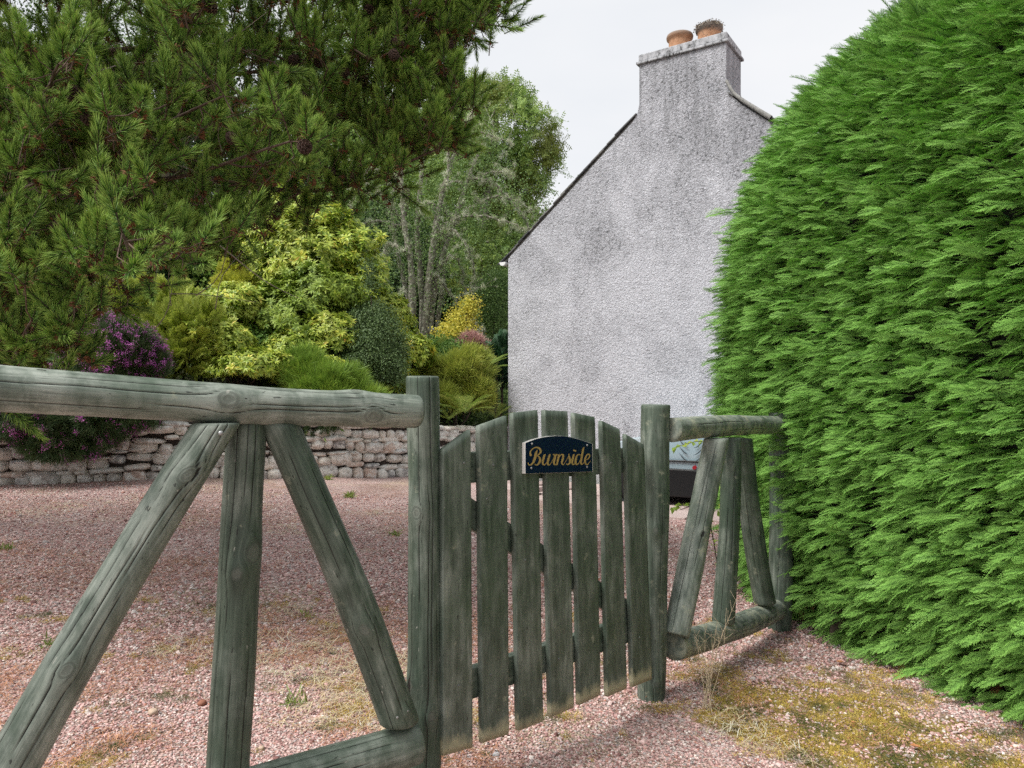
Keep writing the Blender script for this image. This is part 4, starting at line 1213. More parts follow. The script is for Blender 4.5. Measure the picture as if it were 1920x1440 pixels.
# headlamp, vents, badge and fin seen through the fence
VENT = flat('vent_shadow_grey', (.05, .065, .075), .4)
v, f = tubes([([cp(x_, -.016, .60 + .02 * math.sin(x_)) for x_ in np.linspace(.62, 3.0, 12)], [.012] * 12)], 8); mesh('trim_strip', v, f, CLAD, car, True)
MB().prism([cp(x_, 0, z_) for x_, z_ in [(1.42, .30), (1.40, 1.04), (1.416, 1.04), (1.436, .30)]], CN * -.016, CN * .02).build('door_gap', CLAD, car)
HLP = carpaint('headlamp_glass', (.45, .55, .60), .06)
MB().prism([cp(x_, 0, z_) for x_, z_ in [(.06, .66), (.10, .80), (.30, .885), (.52, .90), (.42, .74), (.22, .66)]], CN * -.02, CN * .08).build('headlight', HLP, car, bevel=.012)
for k in range(3):
    for sgn in (-1, 1):
        P_ = [cp(1.15 + sgn * (.035 + .12 * q), -.022, .62 + k * .085 + .10 * q ** 1.7) for q in np.linspace(0, 1, 7)]
        v, f = tubes([(P_, [.001, .004, .006, .006, .006, .004, .001])], 6)
        mesh('air_vent', v, f, VENT, car, True)
MB().prism([cp(x_, -.02, z_) for x_, z_ in [(1.16, .53), (1.17, .56), (1.20, .575), (1.22, .55), (1.20, .52)]], (0, 0, 0), CN * .018).build('badge', REDL, car)
MB().prism([cp(x_, 0, z_) for x_, z_ in [(1.48, 1.06), (1.60, 1.10), (1.70, 1.14), (1.70, 1.02), (1.52, .99)]], CN * -.14, CN * .1).build('wing_mirror', CARP, car, bevel=.02)

# ------------------------------------------------------------------ utility pole
px_ = at(674, 740, 26); pz0 = float(bank_z(px_[0], px_[1])[0])
pole = empty('utility_pole', (px_[0], px_[1], pz0), 'grey wooden utility pole rising behind the pale green rhododendron', 'pole')
PW = make_bark('pole_wood', (.30, .29, .28), (.52, .51, .50), 12)
tz = at(674, 372, 26)[2]
v, f = tubes([(np.array([[px_[0] - .02, px_[1], pz0 - .5], [px_[0], px_[1], tz]]), [.13, .11])], 14); mesh('shaft', v, f, PW, pole, True)
MB().lathe((px_[0], px_[1], tz), [(.112, -.02), (.12, .0), (.118, .03), (.0001, .05)], 14).build('cap', flat('pole_cap', (.25, .25, .25), .5), pole, True)
v, f = tubes([(np.array([[px_[0] + .10, px_[1] - .11, pz0 - .1], [px_[0] + .08, px_[1] - .10, tz - .1]]), [.03, .03])], 6); mesh('cable_cover', v, f, flat('dark_conduit', (.08, .08, .08), .5), pole, True)

# ------------------------------------------------------------------ the tall clipped hedge
HC0, HCd = np.array([3.13, 4.6]), u3([.233, -.972, 0])[:2]       # far-end centre and the direction it runs towards the camera
prof_z = np.array([-.2, .15, .5, 1.0, 1.77, 2.39, 2.80, 3.12, 3.34, 3.65, 3.83, 3.90]); prof_r = np.array([1.56, 1.66, 1.74, 1.78, 1.77, 1.67, 1.54, 1.37, 1.15, .74, .32, .02])
HLEN = 4.6
def hedge_surface(n, dr):
    """points on the outside of the hedge shrunk by dr, with normals"""
    P = []; Nn = []
    m = n * 3
    per = math.pi * 1.75 + HLEN          # half circle round the far end plus the camera-side flank
    u = rng.uniform(-.06, 1, m) * per
    # arc-length in the vertical profile
    pl = np.concatenate([[0], np.cumsum(np.hypot(np.diff(prof_z), np.diff(prof_r)))])
    q = rng.uniform(0, pl[-1], m)
    z = np.interp(q, pl, prof_z); r = np.interp(q, pl, prof_r)
    dz = np.interp(q + .05, pl, prof_z) - np.interp(q - .05, pl, prof_z); drr = np.interp(q + .05, pl, prof_r) - np.interp(q - .05, pl, prof_r)
    nh = dz / np.hypot(dz, drr); nz = -drr / np.hypot(dz, drr)
    left = np.array([HCd[1], -HCd[0]])   # horizontal normal of the flank facing the drive
    # u in [0, HLEN]: flank; beyond: round the far end
    flank = u < HLEN
    al = np.where(flank, 0, (u - HLEN) / 1.75)
    dirx = np.cos(al)[:, None] * left + np.sin(al)[:, None] * (-HCd)
    base = HC0 + HCd * np.where(flank, HLEN - np.maximum(u, -2.6), 0)[:, None]
    keep = rng.random(m) < np.where(flank, 1, np.clip(r / 1.75, 0.02, 1))
    keep &= u > -2.6
    lump = np.array([0.05 * mnoise.noise(Vector((a, b * 1.3, 1))) + .10 * mnoise.noise(Vector((a * 5, b * 9, 4))) for a, b in zip(u * 1.1, z * 1.2)])
    xy = base + dirx * (r - dr + lump)[:, None]
    P = np.concatenate([xy, (z - dr * nz)[:, None]], 1)[keep]; Nn = np.concatenate([dirx * nh[:, None], nz[:, None]], 1)[keep]
    return P[:n], Nn[:n]
if hedge_surface(10, 0)[1][0, 0] > 0: pass
hedge = empty('hedge', (3.2, 4.2, -.05), 'tall dome-topped clipped cypress hedge filling the right side', 'hedge')
# dark core inside
k_ = 40; uu = np.linspace(-2.6, HLEN + math.pi * 1.75 + .4, 90); V = []; 
NH = 104000
HP_, HN_ = hedge_surface(NH, .09); NH = len(HP_)
# near-black solid core standing in for the hedge's inner shade: a closed body 28 cm inside the leaf surface
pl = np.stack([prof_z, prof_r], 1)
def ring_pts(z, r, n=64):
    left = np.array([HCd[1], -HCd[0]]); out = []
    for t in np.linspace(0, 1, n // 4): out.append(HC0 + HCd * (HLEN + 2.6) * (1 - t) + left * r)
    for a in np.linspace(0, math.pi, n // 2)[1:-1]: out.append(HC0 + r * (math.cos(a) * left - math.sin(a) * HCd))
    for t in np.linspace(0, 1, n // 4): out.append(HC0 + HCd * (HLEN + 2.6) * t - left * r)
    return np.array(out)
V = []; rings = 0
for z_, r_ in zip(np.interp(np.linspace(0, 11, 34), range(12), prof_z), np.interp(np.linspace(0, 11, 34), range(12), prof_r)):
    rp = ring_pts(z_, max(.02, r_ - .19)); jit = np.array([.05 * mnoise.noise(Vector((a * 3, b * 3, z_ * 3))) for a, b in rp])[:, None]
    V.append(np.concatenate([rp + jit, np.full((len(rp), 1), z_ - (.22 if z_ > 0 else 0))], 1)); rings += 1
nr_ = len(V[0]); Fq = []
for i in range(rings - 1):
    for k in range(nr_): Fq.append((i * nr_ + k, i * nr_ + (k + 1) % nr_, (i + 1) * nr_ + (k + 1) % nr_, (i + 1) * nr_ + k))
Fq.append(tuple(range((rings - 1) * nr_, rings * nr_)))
t_ = NT('hedge_shade_core'); n_ = t_.noise(t_.map(t_.pos(), (1, 1, 3)), 22, 5, .7); t_.set('Base Color', t_.ramp(n_, [(.4, (.006, .008, .005)), (.6, (.018, .024, .010)), (.75, (.035, .025, .015))])); t_.set('Roughness', .95); t_.bump(n_, 1, .1)
o = mesh('shade_core', np.concatenate(V), Fq, t_.m, hedge, True); o['kind'] = 'stuff'
left3 = np.array([HCd[1], -HCd[0], 0])
HEDGE_M = leaf_mat('cypress_spray', [(0.15, (0.004, 0.030, 0.007)), (0.5, (0.016, 0.085, 0.014)), (0.85, (0.052, 0.18, 0.030))], rough=.6, trans=.04, tipc=(0.34, 0.72, 0.13), tipw=1.0, gain=1.14, patch=((.055, .16, .03), 2.2, .5, .75))  # near-black bases and bright tips paint in shaded gaps and lit ends
fr_ = [frond_proto(.24, seed=k, spread=.22 + .06 * (k % 3), droop=.20 + .14 * (k % 4), w=.0030) for k in range(7)]
def hedge_dirs(P, Nn):
    d = Nn * 0.75 + np.array([-.45, .10, 0.10]) + rng.normal(size=P.shape) * [.20, .22, .17]
    d[:, 2] += np.where(Nn[:, 2] > .5, .5, 0)
    return d
up_ = np.stack([rng.normal(size=NH) * .36, rng.normal(size=NH) * .36 - .30, np.ones(NH)], 1)
sc_ = rng.uniform(.25, .50, NH) * np.where(rng.random(NH) < .03, 1.6, 1)
scatter('foliage', fr_, HP_ - HN_ * rng.uniform(-.12, .34, NH)[:, None] * sc_[:, None], rot_from(hedge_dirs(HP_, HN_), up_, rng.normal(size=NH) * .45), sc_, [HEDGE_M], hedge)
# stems at the foot
tb = []
for k in range(9):
    c = HC0 + HCd * (k * .55) + np.array([-1.25 + rng.normal() * .1, rng.normal() * .1])
    tb.append((np.array([[c[0], c[1], -.2], [c[0] + rng.normal() * .05, c[1], .5], [c[0] + .3, c[1], 1.3]]), [.05, .045, .03]))
for p_, r_ in tb:
    v, f = tubes([(p_, r_)], 8); mesh('stem', v, f, BARK_DARK, hedge, True)
# dead brown sprays low down
n = 150; P_, N_ = hedge_surface(3000, .18); m_ = (P_[:, 2] < .22) & (P_[:, 1] > 2.2); P_, N_ = P_[m_][:n], N_[m_][:n]
o = scatter('dead_foliage', fr_[:3], P_, rot_from(N_ + rng.normal(size=P_.shape) * .4 + [0, 0, -.5]), rng.uniform(.4, .8, len(P_)), [leaf_mat('dead_cypress', [(0, (.16, .06, .03)), (1, (.30, .13, .06))], trans=.05)], hedge)

# ------------------------------------------------------------------ the pine on the left
NEED = leaf_mat('pine_needle', [(0.1, (0.008, 0.028, 0.006)), (0.5, (0.030, 0.092, 0.015)), (0.9, (0.11, 0.22, 0.03))], rough=.6, trans=.05, tipc=(0.40, 0.65, 0.12), tipw=.95, gain=1.25, spec=.2)  # needle bases darkened and tips brightened to paint in shade and highlights
TWIG = make_bark('pine_twig', (.07, .045, .033), (.20, .14, .105), 60)
BUD = flat('pine_bud', (.20, .085, .04), .8)
def in_poly(px, py, poly):
    c = np.zeros(len(px), bool); poly = np.array(poly, float); j = len(poly) - 1
    for i in range(len(poly)):
        xi, yi = poly[i]; xj, yj = poly[j]
        m = ((yi > py) != (yj > py)) & (px < (xj - xi) * (py - yi) / (yj - yi + 1e-9) + xi); c ^= m; j = i
    return c
pine_poly = [(-900, -900), (500, -900), (760, -500), (900, -250), (985, -90), (950, 20), (915, 50), (890, 95), (830, 150), (880, 165), (895, 190), (860, 205), (820, 225), (868, 262), (848, 282), (800, 290), (752, 330), (735, 305), (700, 280), (672, 300), (670, 330), (620, 350), (575, 345), (560, 300), (525, 340), (490, 390), (480, 440), (440, 470), (395, 460), (345, 480), (300, 495), (215, 505), (165, 550), (180, 590), (130, 625), (60, 640), (-420, 690), (-900, 600)]  # outline extended out of frame so unseen boughs shade the rest
NC = 3900
cand = rng.uniform([-900, -900], [990, 720], (NC * 4, 2)); cand = cand[in_poly(cand[:, 0], cand[:, 1], pine_poly)]
dep_n = np.array([1.5 * mnoise.noise(Vector((x / 150, y / 110, 5))) for x, y in cand])
near = 3.55 + .9 * dep_n + np.clip((cand[:, 0] - 350) / 420, 0, 1.6) * .95 - .35 * (cand[:, 1] > 430)
fr0 = rng.random(len(cand)) < np.where(cand[:, 0] < 560, .34, .6)
Yd = near + np.where(fr0, np.abs(rng.normal(size=len(cand))) * .22, np.where(cand[:, 0] < 560, rng.uniform(.7, 2.6, len(cand)), rng.uniform(.2, .9, len(cand))))
# leave thinner places
hole = np.array([mnoise.noise(Vector((x / 95, y / 60, 9))) for x, y in cand])
kp = (hole > -.06) | ((cand[:, 0] < 200) & (hole > -.3)) | (rng.random(len(cand)) < .25); cand, Yd = cand[kp][:NC], Yd[kp][:NC]
T = np.stack([(cand[:, 0] - 960) / F * Yd, Yd, ZC - (cand[:, 1] - HOR) / F * Yd], 1)
ex_ = rng.uniform([690, -250], [990, 330], (2500, 2)); ex_ = ex_[in_poly(ex_[:, 0], ex_[:, 1], pine_poly)][:420]; ey_ = rng.uniform(4.3, 5.1, len(ex_))
T = np.concatenate([T, np.stack([(ex_[:, 0] - 960) / F * ey_, ey_, ZC - (ex_[:, 1] - HOR) / F * ey_], 1)])
trunk_b = np.array([-5.0, 5.9, drive_z(-5.0, 5.9)[0]])
trunk = crspline([trunk_b - UP * .3, trunk_b + [.05, 0, 1.5], trunk_b + [.2, -.1, 3.5], trunk_b + [.3, .1, 6.0], trunk_b + [.5, .2, 8.2]], 6)
def tr(z): k = np.argmin(abs(trunk[:, 2] - z)); return trunk[k]
limb_ends = [((-300, -300), 4.2, 5.0), ((100, -600), 4.6, 6.2), ((-500, 200), 4.0, 3.4), ((930, 30), 4.9, 3.6), ((700, 95), 4.5, 3.2), ((868, 190), 4.6, 3.2), ((835, 275), 4.5, 2.9), ((640, 330), 4.6, 2.5), ((545, 265), 3.3, 2.3), ((310, 455), 3.0, 1.7), ((420, 420), 4.6, 2.0), ((150, 575), 3.3, 1.6),
             ((60, 600), 3.1, 1.5), ((420, 180), 3.4, 2.9), ((110, 120), 3.1, 3.0), ((620, -180), 4.3, 4.6), ((300, -260), 3.6, 4.8), ((880, -150), 5.2, 4.7), ((100, 330), 3.2, 2.2), ((250, 250), 5.5, 2.5), ((-100, 450), 3.2, 1.9)]
pine = empty('pine_tree', trunk_b, 'dark green pine with long needles overhanging the drive from the left', 'tree')
v, f = tubes([(trunk, np.linspace(.21, .06, len(trunk)))], 14); mesh('trunk', v, f, BARK_PINE, pine, True)
limbs = []
for (pp, Y_, hz) in limb_ends:
    e = at(pp[0], pp[1], Y_); s_ = tr(trunk_b[2] + hz)
    m1 = s_ + (e - s_) * .35 + np.array([0, 0, .10]) + rng.normal(size=3) * .12; m2 = s_ + (e - s_) * .7 + np.array([0, 0, -.14]) + rng.normal(size=3) * .12
    limbs.append(crspline([s_, m1, m2, e], 7))
for i, l in enumerate(limbs):
    v, f = tubes([(l, np.linspace(.030, .005, len(l)))], 8); mesh('branch', v, f, BARK_PINE, pine, True)
LT = np.concatenate([l[int(len(l) * .45):] for l in limbs]); LT = np.repeat(LT, 4, 0); T = np.concatenate([T, LT + rng.normal(size=LT.shape) * .09])
paths, dirs, _ = grow(limbs, T, bias=.25, rmin=.0023, rexp=.40, jitter=.10, sag=.03)
v, f = tubes(paths, 5); o = mesh('twigs', v, f, TWIG, pine, True); o['kind'] = 'stuff'
# shoots: one leading and up to three side shoots at each twig end
pr_ = [pine_proto(.12, 170, .046, w=.00125, seed=1), pine_proto(.18, 210, .045, w=.00125, seed=2), pine_proto(.08, 140, .044, w=.00125, seed=3), pine_proto(.13, 170, .048, w=.00125, seed=4, bud=False), pine_proto(.20, 230, .043, w=.00125, seed=5), pine_proto(.10, 150, .050, w=.00125, seed=6, bud=False)]
ns = rng.choice([1, 2, 3], len(T), p=[.2, .4, .4]); rep = np.repeat(np.arange(len(T)), ns)
first = np.concatenate([[True], rep[1:] != rep[:-1]])
d = dirs[rep] * .8 + np.array([.10, -.25, .85]) + rng.normal(size=(len(rep), 3)) * np.where(first, .15, .55)[:, None]
pos_ = T[rep] + rng.normal(size=(len(rep), 3)) * np.where(first, .0, .035)[:, None]
scatter('needles', pr_, pos_, rot_from(d, None, rng.uniform(0, 6, len(rep))), rng.uniform(.8, 1.3, len(rep)), [NEED, TWIG, BUD], pine)
print('pine shoots', len(rep))
# bare dead twigs inside
tb = []
for k in range(60):
    px0, py0 = rng.uniform(-40, 420), rng.uniform(60, 640); Y_ = rng.uniform(3.7, 5.0); a = at(px0, py0, Y_); d_ = u3(rng.normal(size=3) * [1, .5, .8]); l = rng.uniform(.25, .6)
    tb.append((crspline([a, a + d_ * l * .5 + rng.normal(size=3) * .04, a + d_ * l + rng.normal(size=3) * .07], 3), np.linspace(.0035, .0012, 7)))
v, f = tubes(tb, 5); o = mesh('dead_twigs', v, f, make_bark('dead_pine_twig', (.22, .18, .15), (.42, .37, .32), 50), pine, True); o['kind'] = 'stuff'
# cones, one mesh shared
cv = []; cf = []
b = MB()
for ly in range(7):
    z = -.024 + ly * .008; r_ = .019 * math.sin(math.pi * (ly + .9) / 8) + .004
    for k in range(8):
        a = 2 * math.pi * (k + .5 * (ly % 2)) / 8; ca, sa = math.cos(a), math.sin(a); t1 = np.array([-sa, ca, 0]) * r_ * .42
        c0 = np.array([ca * r_ * .3, sa * r_ * .3, z]); c1 = np.array([ca * r_ * 1.15, sa * r_ * 1.15, z + .004])
        b.add([c0 - t1 * .5, c0 + t1 * .5, c1 + t1, c1 - t1, c1 + [0, 0, .006], c0 + [0, 0, .008]], [(0, 1, 2, 3), (3, 2, 4), (0, 3, 4, 5), (1, 5, 4, 2)])
cone_me = to_mesh('pine_cone', np.array(b.v), b.f); cone_me.materials.append(make_bark('cone_scale', (.05, .032, .026), (.16, .10, .08), 90))
spots = [(845, 75), (735, 95), (722, 130), (800, 110), (600, 122), (498, 105), (548, 110), (770, 165), (768, 172), (452, 235), (460, 250), (583, 155), (640, 130), (830, 90), (700, 20), (420, 5), (165, 165), (150, 185), (182, 215), (390, 185), (650, 250), (560, 270), (855, 35), (690, 145), (520, 160), (330, 60), (60, 100), (250, 310), (120, 420), (640, 315), (745, 60), (812, 60)]
for (x_, y_) in spots:
    D_ = np.hypot((T[:, 0] / T[:, 1] * F + 960) - x_, (HOR - (T[:, 2] - ZC) / T[:, 1] * F) - y_); k = np.argmin(D_ + T[:, 1] * 8)
    o = bpy.data.objects.new('pine_cone', cone_me); C.objects.link(o); o.parent = pine; o.matrix_parent_inverse = Matrix.Translation(pine.location).inverted()
    o.location = T[k] + rng.normal(size=3) * .012 + np.array([0, -.02, -.02]); o.rotation_euler = rng.uniform(0, 6, 3); o.scale = (1.25,) * 3

# ------------------------------------------------------------------ shrubs on the bank
def shrub(name, label, cat, blobs, n, protos, mats, sc=(.8, 1.2), up=.5, inner=.3, lump=.2, group=None, out=1.0, jit=.35, zmin=-.3, lscale=1.6, stemn=5, stem_mat=None, extra=None, seed=0, pidx=None):
    blobs = np.array(blobs, float); c = blobs[:, :3].mean(0); zb = float(bank_z(c[0], c[1])[0]) if wall_dist(c[0:1], c[1:2])[0] > 0 else float(drive_z(c[0], c[1])[0])
    root = empty(name, (c[0], c[1], min(zb, blobs[:, 2].min())), label, cat, group)
    P, Nn = blobs_points(blobs, n, inner, lump, lscale, zmin, seed)
    d = Nn * out + np.array([0, 0, up]) + rng.normal(size=P.shape) * jit
    scatter('foliage', protos, P, rot_from(d, None, rng.uniform(0, 6.28, len(P))), rng.uniform(*sc, len(P)), mats, root, pidx=pidx)
    base = np.array([c[0], c[1], root.location[2] - .1])
    tb = []
    for k in range(stemn):
        q = P[rng.integers(len(P))] * .8 + c * .2
        tb.append((crspline([base + rng.normal(size=3) * [.08, .08, 0], base * .55 + q * .45 + rng.normal(size=3) * .06, q], 4), np.linspace(.03, .008, 9)))
    for q in tb:
        v, f = tubes([q], 6); mesh('stem', v, f, stem_mat or BARK_DARK, root, True)
    return root
def blob(px, py, Y, rx, ry, depth=None):
    """ellipsoid seen at (px,py) with pixel radii rx, ry at distance Y"""
    c = at(px, py, Y); r = rx / F * Y; return (*c, r, depth or r * .9, ry / F * Y)
RHODO = leaf_mat('rhododendron_leaf', [(0.12, (0.04, 0.10, 0.015)), (0.40, (0.12, 0.21, 0.025)), (0.70, (0.26, 0.34, 0.035)), (0.90, (0.46, 0.40, 0.055)), (1.0, (.4, .22, .05))], rough=.42, trans=.22, tipc=(0.44, 0.52, 0.085), tipw=.6, spec=.4, patch=((.22, .29, .035), 1.4, .5, .7))
RHODO_D = leaf_mat('rhododendron_dark_leaf', [(0.12, (0.030, 0.070, 0.008)), (0.6, (0.085, 0.145, 0.014)), (0.93, (0.22, 0.27, 0.03))], rough=.55, trans=.15, tipc=(0.30, 0.38, 0.05), tipw=.5, spec=.4)
rp_ = [whorl_proto(9, .115, .019, .35, layers=2) for _ in range(5)]
shrub('rhododendron', 'big yellow-green rhododendron, tallest of the bushes, under the pine branches', 'shrub',
      [blob(590, 520, 12.6, 110, 120), blob(540, 430, 12.8, 85, 70), blob(520, 620, 12.0, 90, 80), blob(640, 590, 12.2, 85, 90), blob(480, 520, 12.8, 70, 90)], 3000, rp_, [RHODO], (.8, 1.25), lump=.3, seed=1, group='rhododendrons on the bank')
shrub('rhododendron', 'dark glossy rhododendron low in the middle of the bank', 'shrub', [blob(540, 600, 11.3, 85, 70), blob(600, 560, 11.5, 70, 60), blob(475, 610, 11.2, 50, 60)], 1000, rp_, [RHODO_D], (.7, 1.1), lump=.3, seed=2, group='rhododendrons on the bank')
shrub('rhododendron', 'low yellow-green rhododendron spilling towards the top rail', 'shrub',
      [blob(400, 650, 10.3, 90, 60), blob(480, 690, 10.2, 85, 40), blob(350, 610, 10.6, 60, 45), blob(440, 590, 11, 60, 45), blob(530, 700, 10.3, 50, 35)], 1900, rp_, [RHODO], (.65, 1.0), lump=.3, seed=3, group='rhododendrons on the bank')
shrub('rhododendron', 'bright yellow-green rhododendron spreading between the tall one and the holly bush', 'shrub', [blob(560, 660, 10.9, 60, 40), blob(620, 640, 11.0, 40, 45), blob(600, 690, 10.6, 50, 25)], 900, rp_, [RHODO], (.6, .95), lump=.35, seed=44, group='rhododendrons on the bank')
shrub('rhododendron', 'bright rhododendron right of the dark holly bush', 'shrub', [blob(730, 610, 12.4, 45, 55), blob(765, 670, 12.0, 42, 50), blob(750, 720, 11.8, 40, 40)], 900, rp_, [RHODO], (.65, 1.0), lump=.3, seed=4, group='rhododendrons on the bank')
HOLLY = leaf_mat('holly_leaf', [(0.1, (0.018, 0.042, 0.010)), (0.6, (0.045, 0.085, 0.020)), (0.95, (0.10, 0.15, 0.045))], rough=.5, trans=.05, spec=.4, tipc=(.15, .21, .09), tipw=.4)
hp_ = [cluster_proto(30, .16, .040, .011, .8) for _ in range(4)]
shrub('holly_bush', 'dark blue-green small-leaved bush with a thin spire above the rail', 'shrub',
      [blob(678, 668, 11.2, 66, 60), blob(680, 612, 11.4, 42, 38), blob(635, 690, 11.1, 44, 40), blob(715, 705, 11.1, 36, 40), blob(691, 530, 11.4, 6, 42)], 2100, hp_, [HOLLY], (.5, 1.0), lump=.5, lscale=2.2, seed=5)
def needle_tuft(n=40, L=.09, w=.0016, spread=.9, m=0):
    p = Proto()
    for k in range(n):
        a = rng.uniform(0, 6.28); e = abs(rng.normal()) * spread * .6
        d = np.array([math.cos(a) * math.sin(e), math.sin(a) * math.sin(e), math.cos(e)]); l = L * rng.uniform(.6, 1.1); b0 = rng.normal(size=3) * .02
        c = b0 + d * l * .6; e_ = b0 + d * l + np.array([0, 0, .02]) * l; sd = u3(np.cross(d, rng.normal(size=3)))
        p.quad(b0 - sd * w, b0 + sd * w, c + sd * w, c - sd * w, 0, .6, rng.random(), m); p.tri(c - sd * w, c + sd * w, e_, .6, 1, rng.random(), m)
    return p
HEATH = leaf_mat('heath_foliage', [(0.1, (0.05, 0.10, 0.018)), (0.6, (0.11, 0.19, 0.025)), (0.95, (0.22, 0.28, 0.04))], trans=.2, tipc=(.24, .36, .05), tipw=.5)
HEATH_Y = leaf_mat('olive_heath_foliage', [(0.1, (0.09, 0.13, 0.022)), (0.6, (0.20, 0.245, 0.04)), (0.95, (0.32, 0.29, 0.06))], trans=.2, tipc=(.38, .42, .09), tipw=.5)
np_ = [needle_tuft(60, .14, .0022) for _ in range(4)]
shrub('tree_heath', 'bright green feathery mound of heath just above the middle of the top rail', 'shrub', [blob(600, 730, 10.1, 60, 38), blob(645, 748, 10.0, 48, 26), blob(580, 705, 10.2, 30, 28)], 1300, np_, [HEATH], (.6, 1.6), up=.7, lump=.5, lscale=2.5, seed=6)
shrub('tree_heath', 'olive-yellow feathery heath behind the left gate post', 'shrub', [blob(855, 720, 12.4, 42, 52), blob(885, 752, 12.2, 32, 38), blob(832, 758, 12.0, 24, 34)], 1500, np_, [HEATH_Y], (.7, 1.8), up=.7, lump=.55, lscale=2.2, seed=7)
MIDG = leaf_mat('mid_green_leaf', [(0.1, (0.03, 0.075, 0.02)), (0.6, (0.075, 0.155, 0.03)), (0.95, (0.15, 0.24, 0.045))], trans=.2, tipc=(.22, .34, .07), tipw=.5, spec=.3)
mg_ = [cluster_proto(26, .20, .06, .015, .8) for _ in range(4)]
shrub('laurel_bush', 'mid-green bush woven between the tall rhododendron and the lime conifer', 'shrub', [blob(440, 640, 11.3, 45, 40), blob(500, 660, 11.1, 40, 35), blob(395, 600, 11.6, 40, 30)], 800, mg_, [MIDG], (.6, 1.3), lump=.6, lscale=2.4, seed=51)
shrub('laurel_bush', 'loose mid-green bush leaning over the right side of the tall rhododendron', 'shrub', [blob(650, 560, 13.2, 45, 50), blob(690, 600, 13.0, 35, 40), blob(640, 500, 13.6, 30, 35)], 800, mg_, [MIDG], (.6, 1.3), lump=.6, lscale=2.4, seed=52)
shrub('laurel_bush', 'mid-green bush at the foot of the lichen-covered tree', 'shrub', [blob(800, 680, 13.2, 35, 28), blob(830, 660, 13.6, 28, 24)], 420, mg_, [MIDG], (.6, 1.2), lump=.6, lscale=2.4, seed=53)
# golden cypresses
GOLD = leaf_mat('golden_cypress', [(0.1, (0.16, 0.19, 0.03)), (0.5, (0.34, 0.36, 0.05)), (0.9, (0.52, 0.46, 0.08))], trans=.2, tipc=(.62, .56, .10), tipw=.6)
LIME = leaf_mat('lime_cypress', [(0.1, (0.08, 0.12, 0.02)), (0.5, (0.17, 0.23, 0.035)), (0.9, (0.32, 0.34, 0.06))], trans=.2, tipc=(.40, .44, .09), tipw=.6)
gf_ = [frond_proto(.26, seed=30 + k, spread=.45, droop=.05, w=.006) for k in range(3)]
shrub('golden_cypress', 'golden yellow cypress with an upright pointed top below the pine', 'shrub', [blob(440, 575, 11.8, 30, 50), blob(455, 610, 11.7, 40, 45), blob(425, 600, 11.6, 30, 35), blob(440, 530, 11.8, 12, 25)], 420, gf_, [GOLD], (.7, 1.2), up=.8, jit=.25, seed=8)
shrub('lime_cypress', 'spreading lime-green conifer behind the purple heather', 'shrub', [blob(290, 600, 10.8, 75, 45), blob(350, 650, 10.2, 60, 55), blob(255, 575, 11, 45, 28), blob(330, 690, 9.9, 50, 40)], 1100, gf_, [LIME], (.7, 1.2), up=.35, jit=.35, seed=9)
# heather with purple flowers, two clumps
HTH = leaf_mat('heather_foliage', [(0.1, (0.03, 0.055, 0.022)), (0.6, (0.055, 0.095, 0.035)), (0.95, (0.10, 0.13, 0.05))], trans=.1)
FLW = leaf_mat('heather_flower', [(0.1, (0.22, 0.04, 0.20)), (0.6, (0.36, 0.08, 0.32)), (0.95, (0.46, 0.18, 0.42))], trans=.2)
def heather_proto(flower, seed):
    p = needle_tuft(46, .12, .0018, .6)
    if flower:
        for k in range(46):
            b = np.array([rng.normal() * .018, rng.normal() * .018, rng.uniform(.02, .15)]); p.leaf(b, rng.normal(size=3), [0, 0, 1], .014, .005, .3, .2, 0, 1, rng.random(), 1)
    return p
hth_ = [heather_proto(k in (0, 3), k) for k in range(6)]
shrub('heather', 'purple-flowered heather bush behind the top rail near its big knot', 'shrub', [blob(232, 675, 8.9, 68, 60), blob(190, 650, 9.2, 60, 45), blob(275, 690, 8.9, 32, 45), blob(200, 720, 8.8, 70, 35)], 2300, hth_, [HTH, FLW], (.7, 1.2), up=.7, jit=.3, inner=.15, seed=10)
hth2 = [heather_proto(k in (0,), k) for k in range(6)]
shrub('heather', 'dark heather with scattered purple flowers trailing over the stone wall', 'shrub', [blob(150, 790, 8.45, 95, 45, .45), blob(60, 775, 8.35, 90, 38, .45), blob(120, 830, 8.3, 70, 26, .3), blob(235, 775, 8.6, 60, 22, .35), blob(-60, 780, 8.3, 80, 40, .4)], 2900, hth2, [HTH, FLW], (.7, 1.25), up=.0, jit=.5, inner=.15, zmin=-.9, seed=11, stemn=0)
# small trailing heath on the wall top
shrub('trailing_heath', 'low dark green cushion hanging on the wall top below the rail knot', 'plant', [blob(588, 797, 10.0, 40, 16, .25), blob(620, 793, 10.1, 24, 10, .2)], 260, np_, [HTH], (.4, .7), up=.1, zmin=-.9, seed=12, stemn=2)
# ferns
def fern_frond_proto(L=.6, seed=0):
    p = Proto(); r = np.random.default_rng(seed); n = 22
    ax = lambda t: np.array([-.35 * L * t ** 2, 0, L * t * (1 - .12 * t)])
    for i in range(n):
        t = .1 + .9 * i / n; b = ax(t); d0 = u3(ax(t + .02) - b)
        l = L * .20 * math.sin(math.pi * min(1, .25 + .75 * (1 - t) ** .8)) * (1.0 if t > .2 else .8) + .01
        for s in (-1, 1):
            d = u3(np.array([0, s, 0]) + d0 * .35 + np.array([-.18, 0, 0])); lr = r.random()
            p.strip([b, b + d * l * .5, b + d * l + np.array([-.1 * l, 0, 0])], .0055, d0, .2, 1, lr)
            for k in range(1, 6):
                q = k / 6; bb = b + d * l * q
                for s2 in (-1, 1): p.tri(bb - d * .006, bb + d * .006, bb + d0 * s2 * l * .16 * (1.1 - q) + d * .006, .4, 1, lr)
    p.strip([ax(t) for t in np.linspace(0, 1, 8)], .004, [0, 1, 0], 0, .5, .1)
    return p
